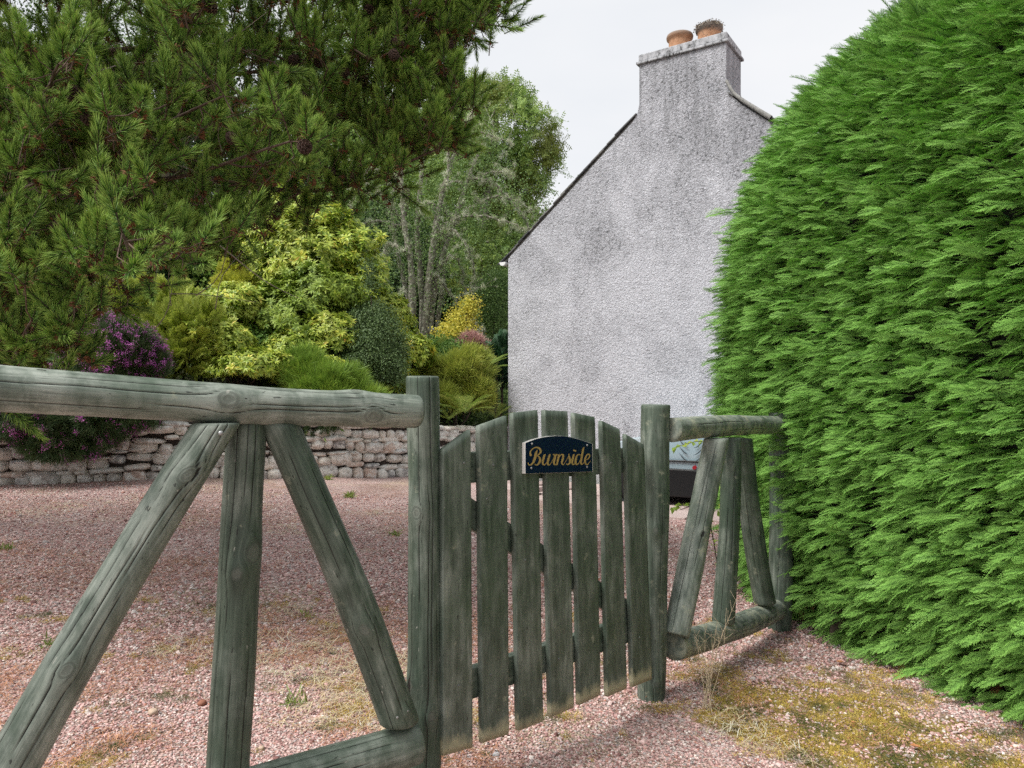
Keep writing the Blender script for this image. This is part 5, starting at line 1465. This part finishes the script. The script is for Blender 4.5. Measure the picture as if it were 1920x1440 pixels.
FERN = leaf_mat('fern_frond', [(0.1, (0.10, 0.16, 0.03)), (0.6, (0.19, 0.26, 0.05)), (0.95, (0.36, 0.36, 0.10))], trans=.25, tipc=(.30, .36, .09), tipw=.4)
def fern(px, py, Y, n, L, label, lean=(0, 0)):
    c = at(px, py, Y); root = empty('fern', c, label, 'fern', None)
    me = fern_meshes
    for k in range(n):
        a = 2 * math.pi * k / n + rng.normal() * .25; el = rng.uniform(.55, 1.15)
        d = np.array([math.cos(a) * math.cos(el) + lean[0], math.sin(a) * math.cos(el) + lean[1], math.sin(el)]); e = rot_from(d[None], np.array([[0, 0, 1.]]), 0)[0]
        o = bpy.data.objects.new('frond', random.choice(me)); C.objects.link(o); o.parent = root
        # local +X is the upper face
        o.rotation_euler = e; o.scale = (L / .6 * rng.uniform(.8, 1.1),) * 3
fern_meshes = []
for k in range(4):
    p = fern_frond_proto(.6, k); me = to_mesh('frond', np.array(p.v), p.f, attrs={'tip': p.tip, 'lr': p.lr}); me.materials.append(FERN); fern_meshes.append(me)
fern(872, 775, 11.6, 13, .62, 'yellow-green fern right above the stone wall beside the gate post')
fern(842, 788, 11.5, 9, .38, 'small fern low against the left gate post')
fern(905, 700, 12.9, 11, .62, 'pale fern leaning out of the olive heath towards the gable')
fern(930, 785, 12.3, 9, .42, 'small green fern beside the corner of the gable')
fern(812, 660, 13.2, 9, .5, 'fern behind the olive heath at the foot of the lichen-covered tree')
fern(370, 640, 10.0, 9, .45, 'fern among the low rhododendrons above the top rail')
fern(770, 735, 11.4, 8, .4, 'fern between the holly bush and the gate post')
AUT = leaf_mat('yellow_azalea_leaf', [(0.1, (0.22, 0.26, 0.04)), (0.5, (0.45, 0.40, 0.06)), (0.85, (0.60, 0.42, 0.08)), (1, (0.5, .22, .1))], trans=.3)
ap_ = [cluster_proto(16, .2, .055, .016, .6) for _ in range(4)]
shrub('azalea', 'thin yellow-leaved azalea behind the ferns', 'shrub', [blob(862, 620, 14.6, 28, 45), blob(838, 640, 14.4, 30, 28), blob(880, 585, 14.6, 16, 26)], 330, ap_, [AUT], (.7, 1.1), lump=.4, seed=13, inner=.5)
PINKS = leaf_mat('dusty_pink_seedheads', [(0.1, (0.22, 0.12, 0.11)), (0.9, (0.45, 0.28, 0.26))], trans=.1)
shrub('spirea', 'dusty pink seed heads below the yellow azalea', 'shrub', [blob(882, 648, 14.0, 26, 18), blob(850, 660, 13.9, 16, 12)], 130, np_, [PINKS], (.8, 1.2), seed=14, stemn=3)
BIRCH = leaf_mat('birch_leaf', [(0.1, (0.05, 0.10, 0.03)), (0.6, (0.10, 0.17, 0.045)), (0.95, (0.18, 0.25, 0.07))], trans=.3, tipc=(.2, .28, .1), tipw=.3)
bp_ = [cluster_proto(24, .24, .038, .014, .9) for _ in range(4)]
shrub('birch_shrub', 'soft green young birch against the corner of the gable', 'shrub', [blob(918, 600, 16.2, 36, 60), blob(935, 545, 16.6, 30, 40), blob(900, 660, 16.0, 30, 35)], 900, bp_, [BIRCH], (.7, 1.2), lump=.35, seed=15, inner=.5)
DCON = leaf_mat('dark_conifer', [(0.1, (0.012, 0.040, 0.020)), (0.9, (0.035, 0.085, 0.035))], trans=.05)
shrub('dwarf_conifer', 'very dark conifer between the olive heath and the gable corner', 'shrub', [blob(935, 720, 13.4, 24, 55), blob(942, 680, 13.5, 16, 40)], 260, gf_, [DCON], (.6, 1.0), up=.5, seed=16)

# undergrowth covering the rest of the bank
UND = leaf_mat('undergrowth_leaf', [(0.1, (0.025, 0.055, 0.015)), (0.5, (0.06, 0.11, 0.028)), (0.9, (0.13, 0.17, 0.045))], trans=.2)
n = 9000; X_ = rng.uniform(-16, 4.5, n); Y_ = rng.uniform(8, 26, n); m_ = wall_dist(X_, Y_) > .15
X_, Y_ = X_[m_], Y_[m_]
P_ = np.stack([X_, Y_, bank_z(X_, Y_) + rng.uniform(0, .2, len(X_))], 1)
o = scatter('undergrowth', [cluster_proto(22, .34, .07, .017, .7), cluster_proto(18, .3, .09, .012, .7), needle_tuft(40, .3, .003), whorl_proto(8, .12, .02)], P_, rot_from(rng.normal(size=P_.shape) * .4 + [0, 0, 1.]), rng.uniform(.7, 1.8, len(P_)), [UND])

# ------------------------------------------------------------------ trees behind
def crown_points(blobs, n, inner=.35, lump=.3, seed=0, lscale=.5): return blobs_points(blobs, n, inner, lump, lscale, -.75, seed)
def tree(name, label, base, trunk_pts, blobs, n, protos, mats, sc, bark, tr_r=.16, group=None, jit=.6, up=.3, inner=.35, lump=.35, seed=0, bias=.3):
    root = empty(name, base, label, 'tree', group)
    P, Nn = crown_points(blobs, n, inner, lump, seed)
    npts = crspline([np.array(base) - UP * .3] + [np.array(q) for q in trunk_pts], 4)
    k = rng.choice(len(P), min(len(P), 260), replace=False)
    paths, dirs, cnt = grow([npts], P[k], bias=bias, rmin=.007 * sc[1], rexp=.42, jitter=.12)
    v, f = tubes([(npts, np.linspace(tr_r, tr_r * .35, len(npts)))], 12); mesh('trunk', v, f, bark, root, True)
    v, f = tubes(paths, 5); o = mesh('branches', v, f, bark, root, True); o['kind'] = 'stuff'
    d = Nn * .8 + [0, 0, up] + rng.normal(size=P.shape) * jit
    scatter('crown', protos, P, rot_from(d, None, rng.uniform(0, 6.28, len(P))), rng.uniform(*sc, len(P)), mats, root)
    return root
ASH = leaf_mat('ash_leaf', [(0.1, (0.055, 0.115, 0.025)), (0.55, (0.13, 0.22, 0.045)), (0.95, (0.25, 0.32, 0.07))], trans=.35, tipc=(.28, .36, .09), tipw=.4, patch=((.17, .21, .04), .8, .45, .6))
asp = [pinnate_proto(5, .30, .10, .018, 3) for _ in range(4)]
Ya = 20.0
bz = float(bank_z(*at(880, 740, Ya)[:2])[0]); ab = at(880, 740, Ya); ab[2] = bz
tree('ash_tree', 'round-crowned ash tree standing against the sky left of the gable', ab, [at(890, 560, Ya), at(905, 420, Ya), at(925, 280, Ya), at(930, 190, Ya)],
     [blob(930, 240, Ya, 75, 75), blob(1000, 260, Ya, 52, 50), blob(985, 330, Ya, 55, 50), blob(960, 400, Ya, 62, 60), blob(880, 330, Ya, 80, 80), blob(950, 185, Ya, 42, 32), blob(900, 480, Ya, 70, 80), blob(1015, 300, Ya, 42, 34), blob(860, 200, Ya, 50, 45)],
     2700, asp, [ASH], (.6, 1.1), BARK_GREY, .22, seed=21, inner=.55, lump=.6)
BG1 = leaf_mat('woodland_leaf', [(0.1, (0.045, 0.105, 0.020)), (0.55, (0.12, 0.21, 0.036)), (0.95, (0.22, 0.30, 0.06))], trans=.35, tipc=(.25, .35, .07), tipw=.4)
BG2 = leaf_mat('dark_woodland_leaf', [(0.1, (0.018, 0.045, 0.014)), (0.55, (0.045, 0.09, 0.024)), (0.95, (0.10, 0.15, 0.035))], trans=.15, gain=1.15)  # leaf colour darkened so the gaps in the pine look shaded
bgp = [cluster_proto(26, .42, .10, .034, .9) for _ in range(4)]
bgt = [(300, 18, 520, 90, 100, BG2, 'low dark bushy tree under the left part of the pine'), (470, 19, 480, 90, 90, BG1, 'low green bushy tree behind the tall rhododendron'), (690, 25, 330, 230, 90, BG1, 'mid-green tree filling the gap above the utility pole'), (800, 27, 330, 300, 100, BG1, 'tall green tree behind the lichen-covered tree'), (900, 24, 560, 120, 75, BG2, 'low dark green tree by the left corner of the gable'),
       (560, 26, 260, 260, 110, BG2, 'dark green tree showing between pine and rhododendron'), (400, 25, 240, 280, 120, BG2, 'green tree behind the middle of the pine'), (230, 24, 260, 280, 130, BG2, 'dark tree behind the left part of the pine'),
       (60, 23, 240, 300, 130, BG2, 'green tree behind the left edge of the pine'), (-160, 22, 260, 300, 130, BG2, 'dark tree left of the pine trunk'), (750, 23, 500, 120, 75, BG2, 'low dark bushy tree behind the grey stems of the lichen-covered tree'), (925, 30, 450, 120, 55, BG1, 'distant green tree just over the eave of the gable'),
       (640, 33, 120, 200, 100, BG1, 'distant tall tree whose top shows above the pine branches'), (250, 33, 100, 220, 180, BG1, 'distant broad tree beyond the pine')]
for i, (px, Y_, py, ry, rx, mt, lab) in enumerate(bgt):
    b0 = at(px, 740, Y_); b0[2] = float(bank_z(b0[0], b0[1])[0])
    bl = []
    for k in range(7):
        bl.append(blob(px + rng.uniform(-.6, .6) * rx, py + rng.uniform(-.55, .75) * ry, Y_ + rng.uniform(-.8, .8), rx * rng.uniform(.5, .75), ry * rng.uniform(.35, .5)))
    tree('woodland_tree', lab, b0, [b0 + [0, 0, 2], b0 + [.2, 0, 5], at(px, py, Y_)], bl, 1300, bgp, [mt], (.6, 1.25), BARK_DARK, .2, group='woodland trees behind the garden', seed=30 + i)
fw = []
for px in range(-500, 900, 90):
    fw.append(blob(px + rng.uniform(-30, 30), 470 + rng.uniform(-60, 40), 40 + rng.uniform(-2, 2), 80, 150 + rng.uniform(0, 60), 2.5))
Pw, Nw = blobs_points(fw, 5200, .2, .4, .4, -.9, 77)
scatter('woodland', bgp, Pw, rot_from(Nw + rng.normal(size=Pw.shape) * .6, None, rng.uniform(0, 6, len(Pw))), rng.uniform(1.6, 2.8, len(Pw)), [BG2])
# the lichen-hung, half dead tree with several stems
Yl = 15.5
lb = at(795, 650, Yl); lb[2] = float(bank_z(lb[0], lb[1])[0]) 
ltree = empty('lichen_tree', lb, 'half-bare tree of several grey stems hung with pale lichen', 'tree')
stems = [[(785, 650), (772, 520), (758, 420), (752, 320), (748, 180)], [(795, 650), (805, 520), (818, 420), (835, 340), (862, 260), (890, 200)], [(800, 655), (815, 540), (850, 420), (880, 330), (905, 270)],
         [(790, 650), (790, 540), (782, 430), (790, 330), (800, 230)], [(808, 660), (822, 590), (832, 520), (835, 440)], [(780, 640), (765, 560), (745, 470), (735, 400), (742, 330)]]
sl = []
for k, s_ in enumerate(stems):
    Yk = Yl + (k - 2.5) * .12
    pts = [at(x, y, Yk) for x, y in s_]; pts[0] = lb + np.array([(k - 2.5) * .08, 0, -.3]); c = crspline(pts, 6); sl.append(c)
    v, f = tubes([(c, np.linspace(.085, .024, len(c)) * (1 + .12 * rng.normal(size=len(c))).clip(.7, 1.3) * (.75 if k > 3 else 1))], 10); mesh('stem', v, f, BARK_GREY, ltree, True)
arch = [[(762, 425), (700, 415), (650, 440), (605, 445)], [(752, 340), (700, 320), (670, 350), (655, 400)], [(832, 345), (870, 340), (930, 320), (960, 330)], [(818, 430), (870, 405), (930, 410), (985, 430)], [(822, 500), (850, 480), (868, 520), (870, 590)], [(815, 470), (840, 430), (880, 470), (890, 540)],
        [(820, 520), (850, 560), (890, 600), (915, 650)], [(850, 420), (900, 380), (950, 370), (1000, 395)], [(760, 470), (725, 460), (722, 510), (720, 560)], [(835, 340), (850, 270), (900, 250), (960, 270)], [(780, 420), (800, 380), (840, 400), (850, 450)], [(758, 420), (720, 370), (680, 330), (650, 300)], [(880, 330), (930, 350), (975, 400), (1000, 460)], [(862, 260), (840, 200), (810, 170), (780, 160)]]
al = []
for a_ in arch:
    pts = [at(x, y, Yl + rng.uniform(-.5, .3)) for x, y in a_]; c = crspline(pts, 6) + rng.normal(size=(19, 3)) * .02; al.append(c)
    v, f = tubes([(c, np.linspace(.040, .012, len(c)))], 7); mesh('branch', v, f, BARK_GREY, ltree, True)
npt = 150
AP = np.concatenate(al + [s[8:] for s in sl]); k = rng.integers(0, len(AP), npt); TT = AP[k] + rng.normal(size=(npt, 3)) * [.42, .35, .36]
paths, dirs, _ = grow(al + sl, TT, bias=.1, rmin=.0040, rexp=.35, jitter=.2, sag=.12)
v, f = tubes(paths, 4); o = mesh('twigs', v, f, BARK_GREY, ltree, True); o['kind'] = 'stuff'
LICH = leaf_mat('beard_lichen', [(0.1, (0.28, 0.30, 0.20)), (0.6, (0.44, 0.46, 0.33)), (0.95, (0.58, 0.59, 0.45))], trans=.15, rough=.9)
def lichen_proto(n=40, s=.06):
    p = Proto()
    for k in range(n):
        b = rng.normal(size=3) * s * .5; d = u3(rng.normal(size=3) + [0, 0, -.6]); p.strip([b, b + d * s * .5, b + d * s + rng.normal(size=3) * s * .2], .0035, u3(np.cross(d, rng.normal(size=3))), 0, 1, rng.random())
    return p
LPp = [lichen_proto() for _ in range(4)]
A2 = np.concatenate([p_[0] for p_ in paths]); m1 = A2[rng.integers(0, len(A2), 420)]; m2 = AP[rng.integers(0, len(AP), 1500)] + rng.normal(size=(1500, 3)) * .03
LP_ = np.concatenate([m1, m2])
scatter('lichen', LPp, LP_, rot_from(rng.normal(size=LP_.shape) * .5 + [0, 0, 1.]), rng.uniform(.4, 1.0, len(LP_)), [LICH], ltree)
LL = np.concatenate([TT, AP[rng.integers(0, len(AP), 1300)] + rng.normal(size=(1300, 3)) * [.5, .5, .45]])
scatter('leaves', [cluster_proto(14, .22, .05, .018, .9) for _ in range(3)], LL, rot_from(rng.normal(size=LL.shape) + [0, 0, 1.]), rng.uniform(.6, 1.1, len(LL)), [BIRCH], ltree)

# ------------------------------------------------------------------ plants by the fence
SAP = leaf_mat('beech_leaf', [(0.1, (0.16, 0.26, 0.04)), (0.6, (0.26, 0.38, 0.06)), (0.95, (0.42, 0.44, 0.09))], trans=.35)
def sapling(points, Y_, label, L=.045, seed=0):
    pts = crspline([at(x, y, Y_) for x, y in points], 5); root = empty('beech_sapling', pts[0], label, 'plant')
    v, f = tubes([(pts, np.linspace(.005, .0015, len(pts)))], 5); mesh('twig', v, f, BARK_DARK, root, True)
    p = Proto()
    for i in range(2, len(pts)):
        for s in (-1, 1):
            d = u3(pts[i] - pts[i - 1]); sd = u3(np.cross(d, UP)) * s
            p.leaf(pts[i], u3(sd + d * .5 + rng.normal(size=3) * .4 + [0, 0, -.35]), UP + rng.normal(size=3) * .5, L * rng.uniform(.7, 1.2), L * .3, .2, .2, 0, 1, rng.random())
    o = mesh('leaves', np.array(p.v), p.f, SAP, root, False, {'tip': p.tip, 'lr': p.lr}); o['kind'] = 'stuff'
sapling([(1345, 1060), (1352, 950), (1345, 860), (1318, 828), (1268, 838)], 4.9, 'beech twig with light green leaves reaching left under the short top rail', .055)
sapling([(1345, 1060), (1335, 1000), (1318, 950), (1290, 945), (1262, 952)], 5.2, 'low beech twig with green leaves in front of the paving', .05)
STRAW = leaf_mat('dry_straw', [(0.1, (0.36, 0.27, 0.16)), (0.6, (0.52, 0.42, 0.27)), (0.95, (0.66, 0.57, 0.42))], trans=.2)
wb = at(1325, 1302, 2.95); wb[2] = drive_z(wb[0], wb[1])[0]
weed = empty('dead_weed', wb, 'dry straw-coloured weed stalks in front of the low right-hand rail', 'plant')
tb = []
for (x, y) in [(1302, 1180), (1322, 1170), (1362, 1140), (1345, 1165), (1312, 1215), (1380, 1125), (1335, 1200), (1355, 1185)]:
    e = at(x, y, 2.98 + rng.normal() * .04); c = crspline([wb + rng.normal(size=3) * [.015, .015, 0], wb * .5 + e * .5 + rng.normal(size=3) * .012, e], 5); tb.append((c, np.linspace(.0016, .0006, len(c))))
    for q in range(14):
        i = rng.integers(4, len(c)); dd = u3(rng.normal(size=3) + [0, 0, .8]); tb.append((np.array([c[i], c[i] + dd * .02, c[i] + dd * .04 + [0, 0, .004]]), [.0006, .0005, .0004]))
v, f = tubes(tb, 4); m__ = to_mesh('stalks', v, f, True); m__.materials.append(flat('straw_stalk', (.55, .45, .31), .8)); o = link('stalks', m__, weed); o['kind'] = 'stuff'

# ------------------------------------------------------------------ gravel, litter, dry grass and moss on the ground
def pebble_proto(seed, s=1.0):
    p = Proto(); r = np.random.default_rng(seed); ph = (1 + 5 ** .5) / 2
    v = np.array([(-1, ph, 0), (1, ph, 0), (-1, -ph, 0), (1, -ph, 0), (0, -1, ph), (0, 1, ph), (0, -1, -ph), (0, 1, -ph), (ph, 0, -1), (ph, 0, 1), (-ph, 0, -1), (-ph, 0, 1)]) / 1.9
    v = v * r.uniform(.72, 1.25, (12, 1)) * [1.15, .9, .62]
    f = [(0, 11, 5), (0, 5, 1), (0, 1, 7), (0, 7, 10), (0, 10, 11), (1, 5, 9), (5, 11, 4), (11, 10, 2), (10, 7, 6), (7, 1, 8), (3, 9, 4), (3, 4, 2), (3, 2, 6), (3, 6, 8), (3, 8, 9), (4, 9, 5), (2, 4, 11), (6, 2, 10), (8, 6, 7), (9, 8, 1)]
    p.v = [tuple(q * .5 * s) for q in v]; p.f = f; p.tip = [0] * 12; p.lr = [.5] * 12; p.m = [0] * 20
    return p
t_ = NT('gravel_stone'); rr_ = t_.rnd()
c_ = t_.ramp(rr_, [(0.0, (0.19, 0.095, 0.085)), (0.18, (0.41, 0.23, 0.215)), (0.42, (0.58, 0.365, 0.34)), (0.62, (0.72, 0.52, 0.485)), (0.80, (0.38, 0.34, 0.335)), (0.9, (0.84, 0.75, 0.70)), (1.0, (0.46, 0.19, 0.13))])
t_.set('Base Color', c_); t_.set('Roughness', .85)
GRV = t_.m
def fan(n, y0, y1, pw=1.0, x0=-.75, x1=.75):
    """ground points in front of the camera, denser near it"""
    Y = y0 * (y1 / y0) ** (rng.random(n) ** pw); X = rng.uniform(x0, x1, n) * Y
    return X, Y
X_, Y_ = fan(150000, 1.45, 8.5, .9); m_ = (wall_dist(X_, Y_) < -.1)
mk = moss_mask(X_, Y_) + .9 * np.array([mnoise.noise(Vector((a * 4, b * 4, 0))) + .7 * mnoise.noise(Vector((a * 11, b * 11, 0))) for a, b in zip(X_, Y_)]); m_ &= (mk < .42) | (rng.random(len(X_)) < .38)
X_, Y_ = X_[m_], Y_[m_]; s_ = rng.uniform(.0055, .0125, len(X_)) * (Y_ / 2.6).clip(.8, 1.7); s_ *= np.where(rng.random(len(X_)) < .012, 1.9, 1)
P_ = np.stack([X_, Y_, drive_z(X_, Y_) + s_ * .18], 1)
o = scatter('gravel', [pebble_proto(k) for k in range(6)], P_, rng.uniform(-.5, .5, (len(P_), 3)) + np.stack([np.zeros(len(P_)), np.zeros(len(P_)), rng.uniform(0, 6, len(P_))], 1), s_, [GRV])
print('pebbles', len(P_))
# brown pine-needle litter
def litter_proto(n=10, L=.05, w=.0009, h=.006, r0=.05, seed=0):
    p = Proto()
    for k in range(n):
        b = np.array([rng.normal() * r0, rng.normal() * r0, abs(rng.normal()) * h]); a = rng.uniform(0, 6.28); l = L * rng.uniform(.6, 1.2)
        d = np.array([math.cos(a), math.sin(a), rng.normal() * .12]); sd = np.array([-math.sin(a), math.cos(a), 0]); lr = rng.random()
        m = b + d * l * .5 + sd * l * rng.normal() * .12 + UP * abs(rng.normal()) * h * .6
        p.quad(b - sd * w, b + sd * w, m + sd * w, m - sd * w, 0, .5, lr); p.tri(m - sd * w, m + sd * w, b + d * l, .5, 1, lr)
    return p
LIT = leaf_mat('pine_litter', [(0.1, (0.17, 0.075, 0.04)), (0.6, (0.30, 0.14, 0.075)), (0.95, (0.42, 0.24, 0.14))], trans=.0, rough=.8)
X_, Y_ = fan(15000, 1.5, 9.5, .9); nz_ = np.array([mnoise.noise(Vector((a * .9, b * .9, 4))) + .45 * mnoise.noise(Vector((a * 4, b * 4, 2))) for a, b in zip(X_, Y_)])
m_ = (nz_ > np.interp(Y_, [2, 3.2, 6], [.3, .10, .16])) & (wall_dist(X_, Y_) < -.05) & ((X_ < .1) | (rng.random(len(X_)) < .25)); X_, Y_ = X_[m_], Y_[m_]
P_ = np.stack([X_, Y_, drive_z(X_, Y_) + .006], 1)
scatter('pine_litter', [litter_proto(9, .055) for _ in range(5)], P_, np.stack([np.zeros(len(P_)), np.zeros(len(P_)), rng.uniform(0, 6, len(P_))], 1), rng.uniform(.7, 1.3, len(P_)), [LIT])
# dry pale grass
X_, Y_ = fan(6500, 1.5, 7.5, .9); nz_ = np.array([mnoise.noise(Vector((a * 1.1, b * 1.1, 14))) + .5 * mnoise.noise(Vector((a * 4, b * 4, 12))) for a, b in zip(X_, Y_)])
edge = np.exp(-((X_ - .80) ** 2 / .05 + (Y_ - 2.85) ** 2 / .12)) * .6 - .35 * (X_ > 1.0) + np.exp(-((X_ + .75) ** 2 / .25 + (Y_ - 3.4) ** 2 / .5)) * .55
m_ = (nz_ + edge > .34) & (rng.random(len(X_)) < .6) & (wall_dist(X_, Y_) < -.05); X_, Y_ = X_[m_], Y_[m_]
P_ = np.stack([X_, Y_, drive_z(X_, Y_) + .006], 1)
scatter('dry_grass', [litter_proto(16, .075, .0011, .010, .03) for _ in range(5)], P_, np.stack([np.zeros(len(P_)), np.zeros(len(P_)), rng.uniform(0, 6, len(P_))], 1), rng.uniform(.6, 1.3, len(P_)), [STRAW])
# moss cushions
MOSS = leaf_mat('moss', [(0.1, (0.12, 0.09, 0.015)), (0.45, (0.36, 0.25, 0.045)), (0.8, (0.54, 0.39, 0.09)), (1, (.6, .48, .22))], trans=.1, patch=((.09, .12, .03), 5.0, .5, .6), rough=.9)
mp_ = [needle_tuft(26, .018, .0012, 1.2) for _ in range(4)]
n = 60000; Y_ = rng.uniform(1.6, 4.4, n); X_ = rng.uniform(-.8, .75, n) * Y_
mk = moss_mask(X_, Y_) + .9 * np.array([mnoise.noise(Vector((a * 4, b * 4, 0))) + .7 * mnoise.noise(Vector((a * 11, b * 11, 0))) for a, b in zip(X_, Y_)]); m_ = (mk > .34) & (rng.random(n) < (mk - .27) * 3.6); X_, Y_ = X_[m_], Y_[m_]
P_ = np.stack([X_, Y_, drive_z(X_, Y_) + .002], 1)
scatter('moss', mp_, P_, rot_from(rng.normal(size=P_.shape) * .5 + [0, 0, 1.]), rng.uniform(.2, .6, len(P_)), [MOSS])
# a few loose stones and fallen leaves one can pick out
PEB = flat('beige_pebble', (.50, .38, .29), .8); PEBR = flat('red_brown_pebble', (.30, .13, .085), .8); PEBG = flat('pale_grey_pebble', (.52, .52, .54), .8)
for (px, py, sz, mt, lab) in [(287, 1339, .019, PEB, 'rounded beige pebble in the gravel left of the log upright'), (379, 1322, .017, PEBR, 'red-brown pebble close beside the log upright'), (490, 1405, .010, PEB, 'small buff pebble just right of the log upright'),
                              (694, 1362, .011, PEBG, 'pale grey stone in front of the slanting brace foot'), (930, 1418, .012, PEBG, 'grey pebble below the second gate board')]:
    dv = at(px, py, 1); dv = dv - [0, 0, ZC]; Yq = 2.2
    for _ in range(6): Yq = (float(drive_z(dv[0] * Yq, Yq)[0]) - ZC) / dv[2]
    v, f = cube_sphere(4, 2.3, px); me = to_mesh('pebble', v, f, True); me.materials.append(mt); o = bpy.data.objects.new('pebble', me); C.objects.link(o)
    o.location = (dv[0] * Yq, Yq, ZC + dv[2] * Yq + sz * .45); o.scale = (sz * 2.2, sz * 1.7, sz * 1.4); o.rotation_euler = (0, 0, rng.uniform(0, 6)); tag(o, lab, 'pebble')
DL = leaf_mat('fallen_leaf', [(0, (.34, .14, .06)), (1, (.40, .20, .10))], trans=.1)
def on_ground(px, py):
    dv = at(px, py, 1) - [0, 0, ZC]; Yq = 2.4
    for _ in range(8): Yq = (float(drive_z(dv[0] * Yq, Yq)[0]) - ZC) / dv[2]
    return np.array([dv[0] * Yq, Yq, ZC + dv[2] * Yq])
for (px, py, L_, lab) in [(1716, 1408, .05, 'curled pale brown leaf lying on the moss at the bottom right'), (1575, 1248, .055, 'orange-brown dead leaf tucked under the hedge'), (1443, 1322, .022, 'tiny red leaf in the middle of the moss'), (181, 1375, .035, 'dark brown leaf beside the left brace foot'), (1600, 1362, .03, 'brown leaf scrap on the moss near the hedge')]:
    p = Proto(); p.leaf([-L_ / 2, 0, .006], [1, .3, .12], [0, 0, 1], L_, L_ * .38, .35, -.1, 0, 1, .5)
    q = on_ground(px, py); me = to_mesh('fallen_leaf', np.array(p.v), p.f, attrs={'tip': p.tip, 'lr': p.lr}); me.materials.append(DL)
    o = bpy.data.objects.new('fallen_leaf', me); C.objects.link(o); o.location = q + UP * .008; o.rotation_euler = (.1, .1, rng.uniform(0, 6)); tag(o, lab, 'leaf')
# small green weeds in the drive
WEED = leaf_mat('weed_leaf', [(0, (.10, .15, .03)), (1, (.22, .26, .07))], trans=.2)
for (px, py, L_, lab) in [(655, 933, .10, 'dry tuft of grass in the drive in front of the far wall'), (615, 899, .09, 'weed growing at the foot of the stone wall'), (741, 1004, .06, 'small green weed in the gravel left of the gate post'), (550, 1322, .07, 'mossy tuft in the gravel right of the log upright'), (105, 1212, .07, 'grass tuft in the gravel left of the long brace'), (12, 1031, .06, 'green tuft at the left edge of the drive'), (575, 1157, .04, 'pair of tiny green leaves in the gravel beyond the right brace')]:
    q = on_ground(px, py); p = needle_tuft(60, L_, .0022 * max(1, q[1] / 4), 1.3)
    me = to_mesh('weed', np.array(p.v), p.f, attrs={'tip': p.tip, 'lr': p.lr}); me.materials.append(WEED)
    o = bpy.data.objects.new('weed', me); C.objects.link(o); o.location = q; o.scale = (1.2, 1.2, .7); tag(o, lab, 'weed')
